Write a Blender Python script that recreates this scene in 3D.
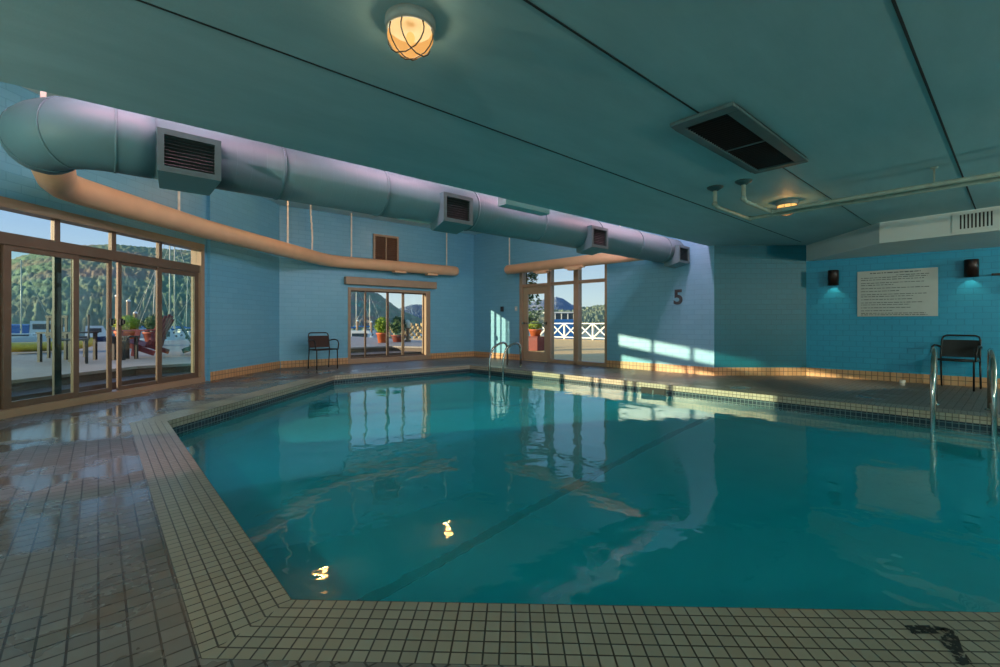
import bpy, bmesh, math, random
from mathutils import Vector, Matrix
from mathutils.geometry import tessellate_polygon
random.seed(7)
for o in list(bpy.data.objects): bpy.data.objects.remove(o)
SC = bpy.context.scene
COL = SC.collection
PI = math.pi

# ------------------------------------------------------------------ camera, sky, sun, exposure
YAW = math.atan2(.6601, .7512)                 # the room's walls run 41 degrees off the view
cam = bpy.data.cameras.new('camera'); cam.sensor_width = 36; cam.lens = 36 * .457
cam.shift_y = -.0115; cam.clip_end = 3000; cam.clip_start = .05
camo = bpy.data.objects.new('camera', cam); COL.objects.link(camo)
camo.location = (0, 0, 1.05); camo.rotation_euler = (PI / 2, 0, -YAW); SC.camera = camo

SC.view_settings.view_transform = 'Standard'; SC.view_settings.look = 'None'
SC.view_settings.gamma = 1; SC.view_settings.use_curve_mapping = False
SC.view_settings.exposure = 0.0

W = bpy.data.worlds.new('sky'); SC.world = W; W.use_nodes = True
nt = W.node_tree; nt.nodes.clear()
tc = nt.nodes.new('ShaderNodeTexCoord'); sp = nt.nodes.new('ShaderNodeSeparateXYZ')
rp = nt.nodes.new('ShaderNodeValToRGB'); bg = nt.nodes.new('ShaderNodeBackground'); ow = nt.nodes.new('ShaderNodeOutputWorld')
nt.links.new(tc.outputs['Generated'], sp.inputs[0]); nt.links.new(sp.outputs['Z'], rp.inputs[0])
nt.links.new(rp.outputs[0], bg.inputs[0]); nt.links.new(bg.outputs[0], ow.inputs[0])
els = rp.color_ramp.elements
els[0].position = 0.0; els[0].color = (.78, .86, .80, 1)
els[1].position = 1.0; els[1].color = (.16, .33, .72, 1)
for p_, c_ in ((.05, (.68, .82, .90, 1)), (.16, (.42, .62, .92, 1)), (.4, (.27, .48, .85, 1))):
    e_ = els.new(p_); e_.color = c_
bg.inputs[1].default_value = 1.0

SUN_EL = math.radians(10.3)
sd = Vector((.914 * math.cos(SUN_EL), -.406 * math.cos(SUN_EL), -math.sin(SUN_EL)))
sun = bpy.data.lights.new('evening_sun', 'SUN'); sun.energy = 10; sun.color = (1, .80, .52); sun.angle = math.radians(.6)
suno = bpy.data.objects.new('evening_sun', sun); COL.objects.link(suno)
suno.rotation_euler = sd.to_track_quat('-Z', 'Y').to_euler(); suno.location = (-30, 20, 20)

SC.cycles.max_bounces = 10; SC.cycles.diffuse_bounces = 5; SC.cycles.glossy_bounces = 4
SC.cycles.transmission_bounces = 8; SC.cycles.transparent_max_bounces = 16
SC.cycles.caustics_reflective = False; SC.cycles.caustics_refractive = True
SC.cycles.sample_clamp_indirect = 2.5; SC.cycles.use_denoising = True

# ------------------------------------------------------------------ colours and materials
def lin(r, g, b):
    f = lambda v: (v / 255 / 12.92) if v / 255 <= .04045 else ((v / 255 + .055) / 1.055) ** 2.4
    return (f(r), f(g), f(b), 1)

class Mat:
    def __init__(s, name):
        s.m = bpy.data.materials.new(name); s.m.use_nodes = True; s.t = s.m.node_tree; s.t.nodes.clear()
        s.out = s.n('ShaderNodeOutputMaterial')
    def n(s, kind, **kw):
        x = s.t.nodes.new(kind)
        for k, v in kw.items(): setattr(x, k, v)
        return x
    def l(s, a, b): s.t.links.new(a, b)
    def coord(s, which='Object', scale=(1, 1, 1)):
        tcn = s.n('ShaderNodeTexCoord'); mp = s.n('ShaderNodeMapping'); mp.inputs['Scale'].default_value = scale
        s.l(tcn.outputs[which], mp.inputs[0]); return mp.outputs[0]
    def noise(s, vec, scale, detail=3, rough=.5):
        x = s.n('ShaderNodeTexNoise'); x.inputs['Scale'].default_value = scale; x.inputs['Detail'].default_value = detail
        x.inputs['Roughness'].default_value = rough; s.l(vec, x.inputs['Vector']); return x
    def ramp(s, fac, stops):
        x = s.n('ShaderNodeValToRGB'); e = x.color_ramp.elements
        e[0].position, e[0].color = stops[0]; e[1].position, e[1].color = stops[-1]
        for p, c in stops[1:-1]:
            q = e.new(p); q.color = c
        s.l(fac, x.inputs[0]); return x.outputs[0]
    def mix(s, fac, a, b, mode='MIX'):
        x = s.n('ShaderNodeMix', data_type='RGBA', blend_type=mode)
        for i, v in ((0, fac), (6, a), (7, b)):
            if hasattr(v, 'is_linked') or hasattr(v, 'links'): s.l(v, x.inputs[i])
            else: x.inputs[i].default_value = v
        return x.outputs[2]
    def bsdf(s, col, rough=.5, metal=0, bump=None, bstr=.2, bdist=.01, spec=None):
        b = s.n('ShaderNodeBsdfPrincipled')
        for key, v in (('Base Color', col), ('Roughness', rough), ('Metallic', metal)):
            if hasattr(v, 'links'): s.l(v, b.inputs[key])
            else: b.inputs[key].default_value = v
        if spec is not None: b.inputs['Specular IOR Level'].default_value = spec
        if bump is not None:
            bp = s.n('ShaderNodeBump'); bp.inputs['Strength'].default_value = bstr; bp.inputs['Distance'].default_value = bdist
            s.l(bump, bp.inputs['Height']); s.l(bp.outputs[0], b.inputs['Normal'])
        s.l(b.outputs[0], s.out.inputs['Surface']); return b

def plain(name, col, rough=.5, metal=0, var=.12, scale=9, spec=None):
    M = Mat(name); nz = M.noise(M.coord(), scale, 4)
    lo = tuple(c * (1 - var) for c in col[:3]) + (1,); hi = tuple(min(1, c * (1 + var)) for c in col[:3]) + (1,)
    M.bsdf(M.ramp(nz.outputs[0], [(.3, lo), (.7, hi)]), rough, metal, spec=spec); return M.m

def tiled(name, c1, c2, grout, w, h, mortar, rough=.35, offset=0.0, bstr=.5, stain=None, wet=False, spec=None):
    M = Mat(name); uv = M.coord('UV')
    br = M.n('ShaderNodeTexBrick', offset=offset, squash=1.0)
    M.l(uv, br.inputs['Vector'])
    br.inputs['Color1'].default_value = c1; br.inputs['Color2'].default_value = c2; br.inputs['Mortar'].default_value = grout
    br.inputs['Scale'].default_value = 1; br.inputs['Mortar Size'].default_value = mortar; br.inputs['Mortar Smooth'].default_value = .15
    br.inputs['Brick Width'].default_value = w; br.inputs['Row Height'].default_value = h
    col = br.outputs['Color']; inv = M.n('ShaderNodeMath', operation='SUBTRACT'); inv.inputs[0].default_value = 1
    M.l(br.outputs['Fac'], inv.inputs[1]); rg = rough
    obj = M.coord()
    if stain:
        nz = M.noise(obj, stain[1], 5, .6)
        col = M.mix(M.ramp(nz.outputs[0], [(.42, (0, 0, 0, 1)), (.68, (stain[2],) * 3 + (1,))]), col, stain[0])
    if wet:
        nz_ = M.noise(obj, 1.1, 5, .62); sx = M.n('ShaderNodeSeparateXYZ'); M.l(obj, sx.inputs[0])
        mr = M.n('ShaderNodeMapRange'); mr.inputs['From Min'].default_value = 2.5; mr.inputs['From Max'].default_value = 6.0; mr.inputs['To Min'].default_value = 0; mr.inputs['To Max'].default_value = .16
        M.l(sx.outputs[0], mr.inputs['Value']); sb = M.n('ShaderNodeMath', operation='SUBTRACT'); M.l(nz_.outputs[0], sb.inputs[0]); M.l(mr.outputs[0], sb.inputs[1]); nw = sb
        rg = M.ramp(nw.outputs[0], [(.44, (.42,) * 3 + (1,)), (.54, (.13,) * 3 + (1,))])
        col = M.mix(M.ramp(nw.outputs[0], [(.46, (0, 0, 0, 1)), (.56, (.45,) * 3 + (1,))]), col, tuple(x * .45 for x in c1[:3]) + (1,))
    M.bsdf(col, rg, 0, inv.outputs[0], bstr, .004, spec=spec); return M.m

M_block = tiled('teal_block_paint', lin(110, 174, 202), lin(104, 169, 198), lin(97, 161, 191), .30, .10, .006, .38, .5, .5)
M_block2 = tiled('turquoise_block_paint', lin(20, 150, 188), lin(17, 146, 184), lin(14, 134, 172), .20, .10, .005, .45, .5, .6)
M_block_shade = tiled('shade_darkened_block_paint', lin(8, 108, 128), lin(6, 104, 124), lin(5, 96, 114), .20, .10, .005, .45, .5, .5)  # shade on the corner wall is put into a darker paint colour
M_deck = tiled('brown_deck_tile', lin(110, 107, 103), lin(92, 90, 88), lin(38, 38, 38), .077, .077, .004, .40, 0, .6, (lin(100, 84, 70), 1.4, .6), True)
M_cope = tiled('beige_coping_tile', lin(136, 130, 116), lin(126, 120, 106), lin(50, 48, 44), .0517, .0517, .0032, .33, 0, .6)
M_copeface = tiled('beige_edge_tile', lin(176, 168, 148), lin(163, 155, 135), lin(92, 86, 74), .055, .045, .004, .3, 0, .5)
M_band = tiled('dark_waterline_tile', lin(20, 40, 52), lin(26, 50, 62), lin(96, 116, 118), .055, .055, .004, .25, 0, .4)
M_base = tiled('tan_baseboard_tile', lin(202, 158, 112), lin(190, 146, 102), lin(120, 92, 68), .085, .085, .006, .4, 0, .5)
M_basin = plain('pale_pool_plaster', lin(150, 225, 238), .6, 0, .05, 3)
M_lane = plain('black_lane_tile', lin(6, 14, 20), .5)

def ceiling_mat():
    M = Mat('grey_green_ceiling_paint'); ob = M.coord('Object', (.5, 1.6, 1))
    n1 = M.noise(ob, 2.2, 6, .65); n2 = M.noise(M.coord(), 60, 3)
    col = M.ramp(n1.outputs[0], [(.25, lin(142, 182, 188)), (.75, lin(160, 200, 205))])
    M.bsdf(col, .65, 0, n2.outputs[0], .15, .004); return M.m
M_ceil = ceiling_mat()
M_soffit = plain('pale_grey_soffit_paint', lin(214, 222, 220), .6, 0, .04, 2)
M_joint = plain('dark_ceiling_joint', lin(26, 34, 36), .8)
def duct_mat():
    M = Mat('teal_grey_duct_paint'); wv = M.n('ShaderNodeTexWave', bands_direction='X', wave_profile='SAW'); M.l(M.coord('Object', (1, .12, .12)), wv.inputs['Vector'])
    wv.inputs['Scale'].default_value = 2.6; wv.inputs['Distortion'].default_value = .2; wv.inputs['Detail'].default_value = 0
    M.bsdf(lin(88, 124, 132), .55, 0, wv.outputs['Fac'], .5, .006); return M.m
M_spiral = duct_mat()
M_duct = plain('pale_duct_paint', lin(88, 124, 132), .55, 0, .05, 4)
M_pipe = plain('cream_duct_paint', lin(226, 180, 142), .45, 0, .05, 4)
M_grille = plain('grey_green_grille', lin(70, 96, 98), .5)
M_dark = plain('black_opening', lin(14, 16, 17), .7)
M_slat = plain('dark_grille_slat', lin(30, 44, 46), .6)
M_strap = plain('white_strap', lin(225, 218, 200), .5)
M_bronze = plain('bronze_aluminium', lin(104, 85, 70), .4, .2, .08, 6)
M_tan = plain('tan_painted_metal', lin(156, 132, 108), .45, 0, .06, 6)
M_door = plain('grey_tan_door_paint', lin(160, 140, 112), .45, 0, .05, 6)
M_black = plain('black_powder_coat', lin(18, 18, 20), .4)
M_blackp = plain('black_plastic', lin(12, 12, 13), .3)
M_sling = plain('charcoal_sling_fabric', lin(34, 37, 38), .8)
M_slingb = plain('dark_brown_sling_fabric', lin(56, 38, 32), .8)
M_steel = plain('polished_steel', lin(200, 196, 186), .16, 1, .03)
M_sconce = plain('dark_bronze', lin(40, 24, 22), .35, .5)
M_board = plain('pale_grey_sign_board', lin(178, 186, 182), .35, 0, .03)
M_ink = plain('dark_grey_print', lin(86, 94, 96), .7)
M_white = plain('white_plastic', lin(232, 230, 222), .4, 0, .03)
M_collar = plain('grey_lamp_collar', lin(128, 140, 138), .5)
M_wire = plain('dark_wire_guard', lin(70, 52, 32), .5)
M_cream = plain('cream_pipe_paint', lin(148, 164, 152), .5, 0, .15, 14)
M_flange = plain('dark_teal_flange', lin(40, 74, 78), .5)
M_brown = plain('brown_louvre', lin(96, 66, 46), .55)
M_numeral = plain('mottled_dark_numeral', lin(50, 51, 62), .4, 0, .35, 22)

def glass_mat(name, tint=(.93, .97, .95, 1), refl=.06):
    M = Mat(name); a = M.n('ShaderNodeBsdfTransparent'); a.inputs[0].default_value = tint
    b = M.n('ShaderNodeBsdfGlossy'); b.inputs['Roughness'].default_value = .02
    lw = M.n('ShaderNodeLayerWeight'); lw.inputs['Blend'].default_value = .5
    pw = M.n('ShaderNodeMath', operation='POWER'); pw.inputs[1].default_value = 5; M.l(lw.outputs['Facing'], pw.inputs[0])
    fr = M.n('ShaderNodeMath', operation='MULTIPLY_ADD'); fr.inputs[1].default_value = .9; fr.inputs[2].default_value = .03; M.l(pw.outputs[0], fr.inputs[0])
    mx = M.n('ShaderNodeMixShader'); M.l(fr.outputs[0], mx.inputs[0]); M.l(a.outputs[0], mx.inputs[1]); M.l(b.outputs[0], mx.inputs[2])
    M.l(mx.outputs[0], M.out.inputs['Surface']); return M.m
M_glass = glass_mat('clear_window_glass'); M_gglass = glass_mat('green_tinted_glass', (.78, .91, .88, 1))

def water_mat():
    M = Mat('turquoise_pool_water'); ob = M.coord()
    n1 = M.noise(ob, .9, 2, .45); n2 = M.noise(ob, 4.2, 2, .5)
    ad = M.n('ShaderNodeMath', operation='MULTIPLY_ADD'); ad.inputs[1].default_value = .34
    M.l(n2.outputs[0], ad.inputs[0]); M.l(n1.outputs[0], ad.inputs[2])
    bp = M.n('ShaderNodeBump'); bp.inputs['Strength'].default_value = 1; bp.inputs['Distance'].default_value = .012
    M.l(ad.outputs[0], bp.inputs['Height'])
    rf = M.n('ShaderNodeBsdfRefraction'); rf.inputs['IOR'].default_value = 1.33; rf.inputs['Roughness'].default_value = .0
    rf.inputs['Color'].default_value = (.36, .93, 1, 1)
    df = M.n('ShaderNodeBsdfDiffuse'); df.inputs[0].default_value = (.001, .56, .70, 1)
    gl = M.n('ShaderNodeBsdfGlossy'); gl.inputs['Roughness'].default_value = .015
    fr = M.n('ShaderNodeFresnel'); fr.inputs[0].default_value = 1.5
    m1 = M.n('ShaderNodeMixShader'); m1.inputs[0].default_value = .38
    m2 = M.n('ShaderNodeMixShader')
    for x in (rf, gl, fr): M.l(bp.outputs[0], x.inputs['Normal'])
    M.l(rf.outputs[0], m1.inputs[1]); M.l(df.outputs[0], m1.inputs[2])
    M.l(fr.outputs[0], m2.inputs[0]); M.l(m1.outputs[0], m2.inputs[1]); M.l(gl.outputs[0], m2.inputs[2])
    M.l(m2.outputs[0], M.out.inputs['Surface']); return M.m
M_water = water_mat()

def emit_mat(name, col, strength, see=0.0):
    M = Mat(name); e = M.n('ShaderNodeEmission'); e.inputs[0].default_value = col; e.inputs[1].default_value = strength
    if see:
        t = M.n('ShaderNodeBsdfTransparent'); t.inputs[0].default_value = (1, .85, .6, 1); mx = M.n('ShaderNodeMixShader'); mx.inputs[0].default_value = see
        M.l(e.outputs[0], mx.inputs[1]); M.l(t.outputs[0], mx.inputs[2]); M.l(mx.outputs[0], M.out.inputs['Surface'])
    else: M.l(e.outputs[0], M.out.inputs['Surface'])
    return M.m
M_globe = emit_mat('warm_frosted_globe', (1, .50, .15, 1), .95, .25)
M_bulb = emit_mat('warm_bulb', (1, .62, .25, 1), 2.2)

# ------------------------------------------------------------------ mesh builder
class MB:
    """Collects faces and links them as one mesh object, with UVs in metres."""
    def __init__(s): s.v = []; s.f = []; s.sm = []; s.ud = []
    def face(s, pts, smooth=False, ud=None):
        i = len(s.v); s.v += [tuple(p) for p in pts]; s.f.append(list(range(i, i + len(pts)))); s.sm.append(smooth); s.ud.append(ud)
    def grid(s, rows, close=False, smooth=True, flip=False):
        i0 = len(s.v); n = len(rows[0])
        for r in rows: s.v += [tuple(p) for p in r]
        for a in range(len(rows) - 1):
            for b in range(n if close else n - 1):
                q = [i0 + a * n + b, i0 + a * n + (b + 1) % n, i0 + (a + 1) * n + (b + 1) % n, i0 + (a + 1) * n + b]
                s.f.append(q[::-1] if flip else q); s.sm.append(smooth); s.ud.append(None)
    def cap(s, ring, flip=False):
        r = list(ring); s.face(r[::-1] if flip else r)
    def box(s, c, d, ax=(1, 0, 0), ay=(0, 1, 0), az=(0, 0, 1)):
        c = Vector(c); X = Vector(ax) * d[0] / 2; Y = Vector(ay) * d[1] / 2; Z = Vector(az) * d[2] / 2
        p = lambda a, b, e: c + X * a + Y * b + Z * e
        for q in (((-1, -1, -1), (-1, 1, -1), (1, 1, -1), (1, -1, -1)), ((-1, -1, 1), (1, -1, 1), (1, 1, 1), (-1, 1, 1)),
                  ((-1, -1, -1), (1, -1, -1), (1, -1, 1), (-1, -1, 1)), ((1, 1, -1), (-1, 1, -1), (-1, 1, 1), (1, 1, 1)),
                  ((-1, 1, -1), (-1, -1, -1), (-1, -1, 1), (-1, 1, 1)), ((1, -1, -1), (1, 1, -1), (1, 1, 1), (1, -1, 1))):
            s.face([p(*k) for k in q])
        return s
    def span(s, x0, x1, y0, y1, z0, z1): return s.box(((x0 + x1) / 2, (y0 + y1) / 2, (z0 + z1) / 2), (x1 - x0, y1 - y0, z1 - z0))
    def prism(s, poly, z0, z1):
        a = sum(poly[i][0] * poly[(i + 1) % len(poly)][1] - poly[(i + 1) % len(poly)][0] * poly[i][1] for i in range(len(poly)))
        if a < 0: poly = poly[::-1]
        vs = [Vector((p[0], p[1], 0)) for p in poly]
        for t in tessellate_polygon([vs]):
            tri = [poly[k] for k in t]
            ar = (tri[1][0] - tri[0][0]) * (tri[2][1] - tri[0][1]) - (tri[1][1] - tri[0][1]) * (tri[2][0] - tri[0][0])
            if ar < 0: tri = tri[::-1]
            s.face([(q[0], q[1], z1) for q in tri]); s.face([(q[0], q[1], z0) for q in tri[::-1]])
        for i in range(len(poly)):
            a_, b_ = poly[i], poly[(i + 1) % len(poly)]
            s.face([(a_[0], a_[1], z0), (b_[0], b_[1], z0), (b_[0], b_[1], z1), (a_[0], a_[1], z1)])
        return s
    def tube(s, path, r, n=10, caps=True):
        P = [Vector(p) for p in path]; R = r if isinstance(r, (list, tuple)) else [r] * len(P)
        rows = []; ref = None
        for i, p in enumerate(P):
            d = (P[min(i + 1, len(P) - 1)] - P[max(i - 1, 0)]).normalized()
            if ref is None:
                ref = Vector((0, 0, 1)) if abs(d.z) < .9 else Vector((1, 0, 0))
            u = (ref - d * ref.dot(d)).normalized(); ref = u; w = d.cross(u)
            rows.append([p + (u * math.cos(2 * PI * k / n) + w * math.sin(2 * PI * k / n)) * R[i] for k in range(n)])
        s.grid(rows, True)
        if caps: s.cap(rows[0], True); s.cap(rows[-1])
        return s
    def lathe(s, prof, c, n=20, a0=0, a1=2 * PI):
        full = abs(a1 - a0 - 2 * PI) < 1e-6
        m = n if full else n + 1
        rows = [[(c[0] + r * math.cos(a0 + (a1 - a0) * k / n), c[1] + r * math.sin(a0 + (a1 - a0) * k / n), c[2] + z) for k in range(m)] for r, z in prof]
        s.grid(rows, full); return s
    def ball(s, c, r, n=12, m=8, jit=0):
        rows = []
        for i in range(m + 1):
            t = PI * i / m; rr = []
            for k in range(n):
                j = 1 + (random.uniform(-jit, jit) if 0 < i < m else 0)
                rr.append((c[0] + r[0] * j * math.sin(t) * math.cos(2 * PI * k / n), c[1] + r[1] * j * math.sin(t) * math.sin(2 * PI * k / n), c[2] - r[2] * j * math.cos(t)))
            rows.append(rr)
        s.grid(rows, True); return s
    def build(s, name, mat, parent=None, loc=None, bevel=0, label=None):
        me = bpy.data.meshes.new(name); me.from_pydata([tuple(p) for p in s.v], [], s.f)
        me.polygons.foreach_set('use_smooth', s.sm)
        uv = me.uv_layers.new(name='UVMap').data
        for p in me.polygons:
            n = p.normal; ud = s.ud[p.index]
            for li in p.loop_indices:
                v = me.vertices[me.loops[li].vertex_index].co
                if abs(n.z) > .7:
                    if ud: uv[li].uv = ((v.x - ud[2]) * ud[0] + (v.y - ud[3]) * ud[1], -(v.x - ud[2]) * ud[1] + (v.y - ud[3]) * ud[0])
                    else: uv[li].uv = (v.x, v.y)
                else:
                    h = math.hypot(n.x, n.y) or 1
                    uv[li].uv = ((-n.y * v.x + n.x * v.y) / h, v.z)
        bm = bmesh.new(); bm.from_mesh(me); bmesh.ops.remove_doubles(bm, verts=bm.verts, dist=1e-5); bm.to_mesh(me); bm.free()
        me.materials.append(mat)
        o = bpy.data.objects.new(name, me); COL.objects.link(o)
        if parent is not None: o.parent = parent
        if loc is not None: o.location = loc
        if bevel:
            b = o.modifiers.new('bevel', 'BEVEL'); b.width = bevel; b.segments = 2; b.limit_method = 'ANGLE'
        if label: o['label'] = label
        return o

def tag(o, label, cat, group=None, kind=None):
    o['label'] = label; o['category'] = cat
    if group: o['group'] = group
    if kind: o['kind'] = kind
    return o
def thing(name, label, cat, loc=(0, 0, 0), rz=0, group=None, kind=None):
    o = bpy.data.objects.new(name, None); COL.objects.link(o); o.location = loc; o.rotation_euler = (0, 0, rz); o.empty_display_size = .1
    return tag(o, label, cat, group, kind)
def dup(root, loc, rz, label=None, group=None):
    r = root.copy(); COL.objects.link(r); r.location = loc; r.rotation_euler = (0, 0, rz)
    if label: r['label'] = label
    if group: r['group'] = group
    def kids(a, b):
        for ch in list(a.children):
            c = ch.copy(); COL.objects.link(c); c.parent = b; kids(ch, c)
    kids(root, r); return r
def struct(o, label, cat): return tag(o, label, cat, None, 'structure')
def world(X, Z): return (.7512 * X + .6601 * Z, -.6601 * X + .7512 * Z)    # metres right of / ahead of the tripod -> room axes

# ------------------------------------------------------------------ plan of the room
O = Vector((0, 8.1)); r2 = math.sqrt(.5)
def LW(s, n=0): return (O.x + s * r2 - n * r2, O.y + s * r2 + n * r2)     # along / outside the left glazed wall
W0 = LW(-4.5); T = LW(2.053); T2 = LW(2.053, -.06); S = (3.07, 11.1); S = (3.115, 11.1)
T2e = (S[0] , S[0] + 8.1 - .085)
P = (8.6, 11.0); Q = (9.05, 3.95); R = (10.4, 2.76); E = (11.1, -4.0); F = (-3.18, -4.0)
ZL, ZH = 2.55, 3.71

class Frame:
    """Wall coordinates: s along the wall, d outward, z up."""
    def __init__(f, p0, p1):
        f.p = Vector(p0); v = Vector(p1) - f.p; f.len = v.length; f.t = v.normalized(); f.n = Vector((-f.t.y, f.t.x))
    def pt(f, s, d, z): q = f.p + f.t * s + f.n * d; return (q.x, q.y, z)
    def box(f, mb, s0, s1, z0, z1, d0, d1):
        mb.box(f.pt((s0 + s1) / 2, (d0 + d1) / 2, (z0 + z1) / 2), (s1 - s0, d1 - d0, z1 - z0), (f.t.x, f.t.y, 0), (f.n.x, f.n.y, 0)); return mb
def wall(name, p0, p1, z0, z1, label, mat, openings=(), t=.22, e0=0, e1=0):
    f = Frame(p0, p1); mb = MB()
    ss = sorted({-e0, f.len + e1} | {x for o in openings for x in o[:2]})
    for a, b in zip(ss, ss[1:]):
        cuts = sorted((o[2], o[3]) for o in openings if o[0] < b - 1e-6 and o[1] > a + 1e-6); z = z0
        for c in cuts:
            if c[0] > z + 1e-6: f.box(mb, a, b, z, c[0], 0, t)
            z = c[1]
        if z < z1 - 1e-6: f.box(mb, a, b, z, z1, 0, t)
    struct(mb.build(name, mat), label, 'wall'); return f

FL = wall('wall_left', W0, T, 0, ZH, 'teal wall around the large sliding glass doors at left', M_block, [(1.9, 6.453, 0, 2.41)], e1=0)
FT = wall('wall_left_return', T2, T2e, 0, ZH, 'blue block wall between the glass doors and the back chair', M_block, t=.26)
FB = wall('wall_back', S, P, 0, ZH, 'blue block wall with the small sliding window behind the pool', M_block, [(1.56, 3.94, .0, 1.92)], e0=.06, e1=.22)
FR = wall('wall_rear', P, Q, 0, ZH, 'pale blue block wall bearing the number five and glazed door', M_block, [(1.9, 4.65, 0, 2.52)], e1=0)
FD = wall('wall_corner', Q, R, 0, ZL + .1, 'shade-darkened teal angled wall between number wall and notice wall', M_block_shade, e1=.1)
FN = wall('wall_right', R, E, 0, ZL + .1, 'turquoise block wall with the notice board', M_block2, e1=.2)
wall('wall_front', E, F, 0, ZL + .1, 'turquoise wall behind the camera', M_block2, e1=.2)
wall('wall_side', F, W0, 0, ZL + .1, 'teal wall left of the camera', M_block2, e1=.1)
wall('wall_upper', (-3.18, 4.2), W0, ZL, ZH, 'short upper wall above the duct elbow', M_block)

# pool outline and coping
POOL = [(.55, 1.82), (.55, 5.97), (3.48, 8.9), (6.8, 8.85), (7.6, -2.6), (5.29, -2.6)]     # clockwise
def offset(poly, w):
    out = []
    for i in range(len(poly)):
        a, b, c = Vector(poly[i - 1]), Vector(poly[i]), Vector(poly[(i + 1) % len(poly)])
        d1 = (b - a).normalized(); d2 = (c - b).normalized()
        n1 = Vector((-d1.y, d1.x)); n2 = Vector((-d2.y, d2.x)); m = (n1 + n2).normalized()
        q = b + m * (w / m.dot(n1)); out.append((q.x, q.y))
    return out
COPE = offset(POOL, .31)
room = [F, W0, T, T2, T2e, S, P, Q, R, E]
mb = MB()
allp = room + COPE
for t in tessellate_polygon([[Vector((*p, 0)) for p in room], [Vector((*p, 0)) for p in COPE]]):
    tri = [allp[k] for k in t]
    ar = (tri[1][0] - tri[0][0]) * (tri[2][1] - tri[0][1]) - (tri[1][1] - tri[0][1]) * (tri[2][0] - tri[0][0])
    if ar < 0: tri = tri[::-1]
    mb.face([(p[0], p[1], 0) for p in tri])
struct(mb.build('floor', M_deck), 'brown tiled pool deck around the water', 'floor')
mb = MB(); mf = MB(); mband = MB(); mw = MB()
for i in range(len(POOL)):
    a, b = Vector(POOL[i]), Vector(POOL[(i + 1) % len(POOL)]); a2, b2 = COPE[i], COPE[(i + 1) % len(POOL)]
    d = (b - a).normalized(); ud = (d.x, d.y, a.x, a.y)
    mb.face([(a.x, a.y, 0), (b.x, b.y, 0), (b2[0], b2[1], 0), (a2[0], a2[1], 0)][::1], ud=ud)
    q = lambda z0, z1: [(b.x, b.y, z0), (a.x, a.y, z0), (a.x, a.y, z1), (b.x, b.y, z1)]
    mf.face(q(-.09, 0)); mband.face(q(-.32, -.09)); mw.face(q(-1.42, -.32))
for p in mb.f:
    pass
struct(mb.build('trim_1', M_cope), 'beige small tile coping band around the pool edge', 'pool coping')
struct(mf.build('trim_2', M_copeface), 'beige tiled lip of the pool edge above the dark band', 'pool edge')
struct(mband.build('trim_3', M_band), 'dark tile band with white grout at the waterline', 'waterline tile')
mw.face([(x, y, -1.42) for x, y in POOL[::-1]])
basin = struct(mw.build('pool_basin', M_basin), 'pale blue walls and bottom of the swimming pool', 'pool')
MB().prism([(.56, 2.76), (7.22, 3.17), (7.22, 3.27), (.56, 2.86)], -1.42, -1.412).build('lane_line', M_lane, basin, label='dark lane line on the pool bottom')
mb = MB(); mb.face([(x, y, -.18) for x, y in POOL[::-1]])
struct(mb.build('pool_water', M_water), 'calm turquoise water filling the indoor pool', 'water')

# baseboards
def baseboard(k, f, s0, s1, z1=.16):
    struct(f.box(MB(), s0, s1, 0, z1, -.014, .0).build('baseboard_' + k, M_base), {'left_return': 'tan tile baseboard left of the brown chair',
        'back_left': 'tan tile baseboard behind the brown chair', 'back_right': 'tan tile baseboard right of the small sliding window', 'rear_far': 'tan tile baseboard left of the glazed door',
        'rear_near': 'tan tile baseboard under the number five', 'corner': 'tan tile baseboard of the shade-darkened teal angled wall', 'right': 'tan tile baseboard under the notice board'}[k], 'baseboard')
baseboard('left_return', FT, 0, FT.len); baseboard('back_left', FB, 0, 1.56); baseboard('back_right', FB, 3.94, FB.len)
baseboard('rear_far', FR, 0, 1.9); baseboard('rear_near', FR, 4.65, FR.len); baseboard('corner', FD, 0, FD.len); baseboard('right', FN, 0, FN.len)

# ceilings
EDGE = [(-3.4, 4.24), (9.3, 4.06)]
mb = MB(); mb.prism([(-3.4, -4.2), EDGE[0], EDGE[1], (9.3, 3.8), (10.6, 2.9), (11.4, -4.2)], ZL, ZL + .2)
struct(mb.build('ceiling', M_ceil), 'low grey-green plank ceiling over the near half of the pool', 'ceiling')
fe = Frame(EDGE[0], EDGE[1])
struct(fe.box(MB(), 0, fe.len, ZL + .06, ZH + .05, -.12, 0).build('trim_4', M_ceil), 'upstand where the low ceiling steps up above the duct', 'ceiling step')
mb = MB(); mb.prism([(-3.5, 4.05), (W0[0] - .2, W0[1] + .1), LW(2.1, .2), (S[0] - .2, S[1] + .25), (P[0] + .25, P[1] + .25), (9.4, 4.0)], ZH, ZH + .2)
struct(mb.build('ceiling_raised', M_soffit), 'raised pale ceiling along the glazed walls', 'ceiling')
struct(MB().span(3.74, 4.53, 4.145, 4.30, 2.492, 2.62).build('trim_5', M_ceil), 'short patch of boarding hanging at the low ceiling edge', 'ceiling patch')
for k, (y0, x0, x1, w) in enumerate(((2.71, -3.1, 9.9, .010), (1.52, -3.1, 3.23, .012), (1.52, 4.92, 10.5, .006), (.39, -3.1, 8.78, .013))):
    struct(MB().span(x0, x1, y0 - w / 2, y0 + w / 2, ZL - .004, ZL + .01).build('trim_%d' % (6 + k), M_joint),
           ('thin dark ceiling joint nearest the duct', 'dark ceiling joint left of the ceiling vent', 'faint ceiling joint beyond the ceiling vent', 'bold dark ceiling joint running to the grey soffit')[k], 'ceiling joint')
# soffit along the notice wall
C1 = (8.845, 1.40)
mb = MB(); mb.prism([R, C1, (8.66, -.6), (8.66, -4.0), E], 2.235, ZL + .01)
struct(mb.build('trim_10', M_soffit), 'pale grey boxed soffit above the notice board', 'soffit')

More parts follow.
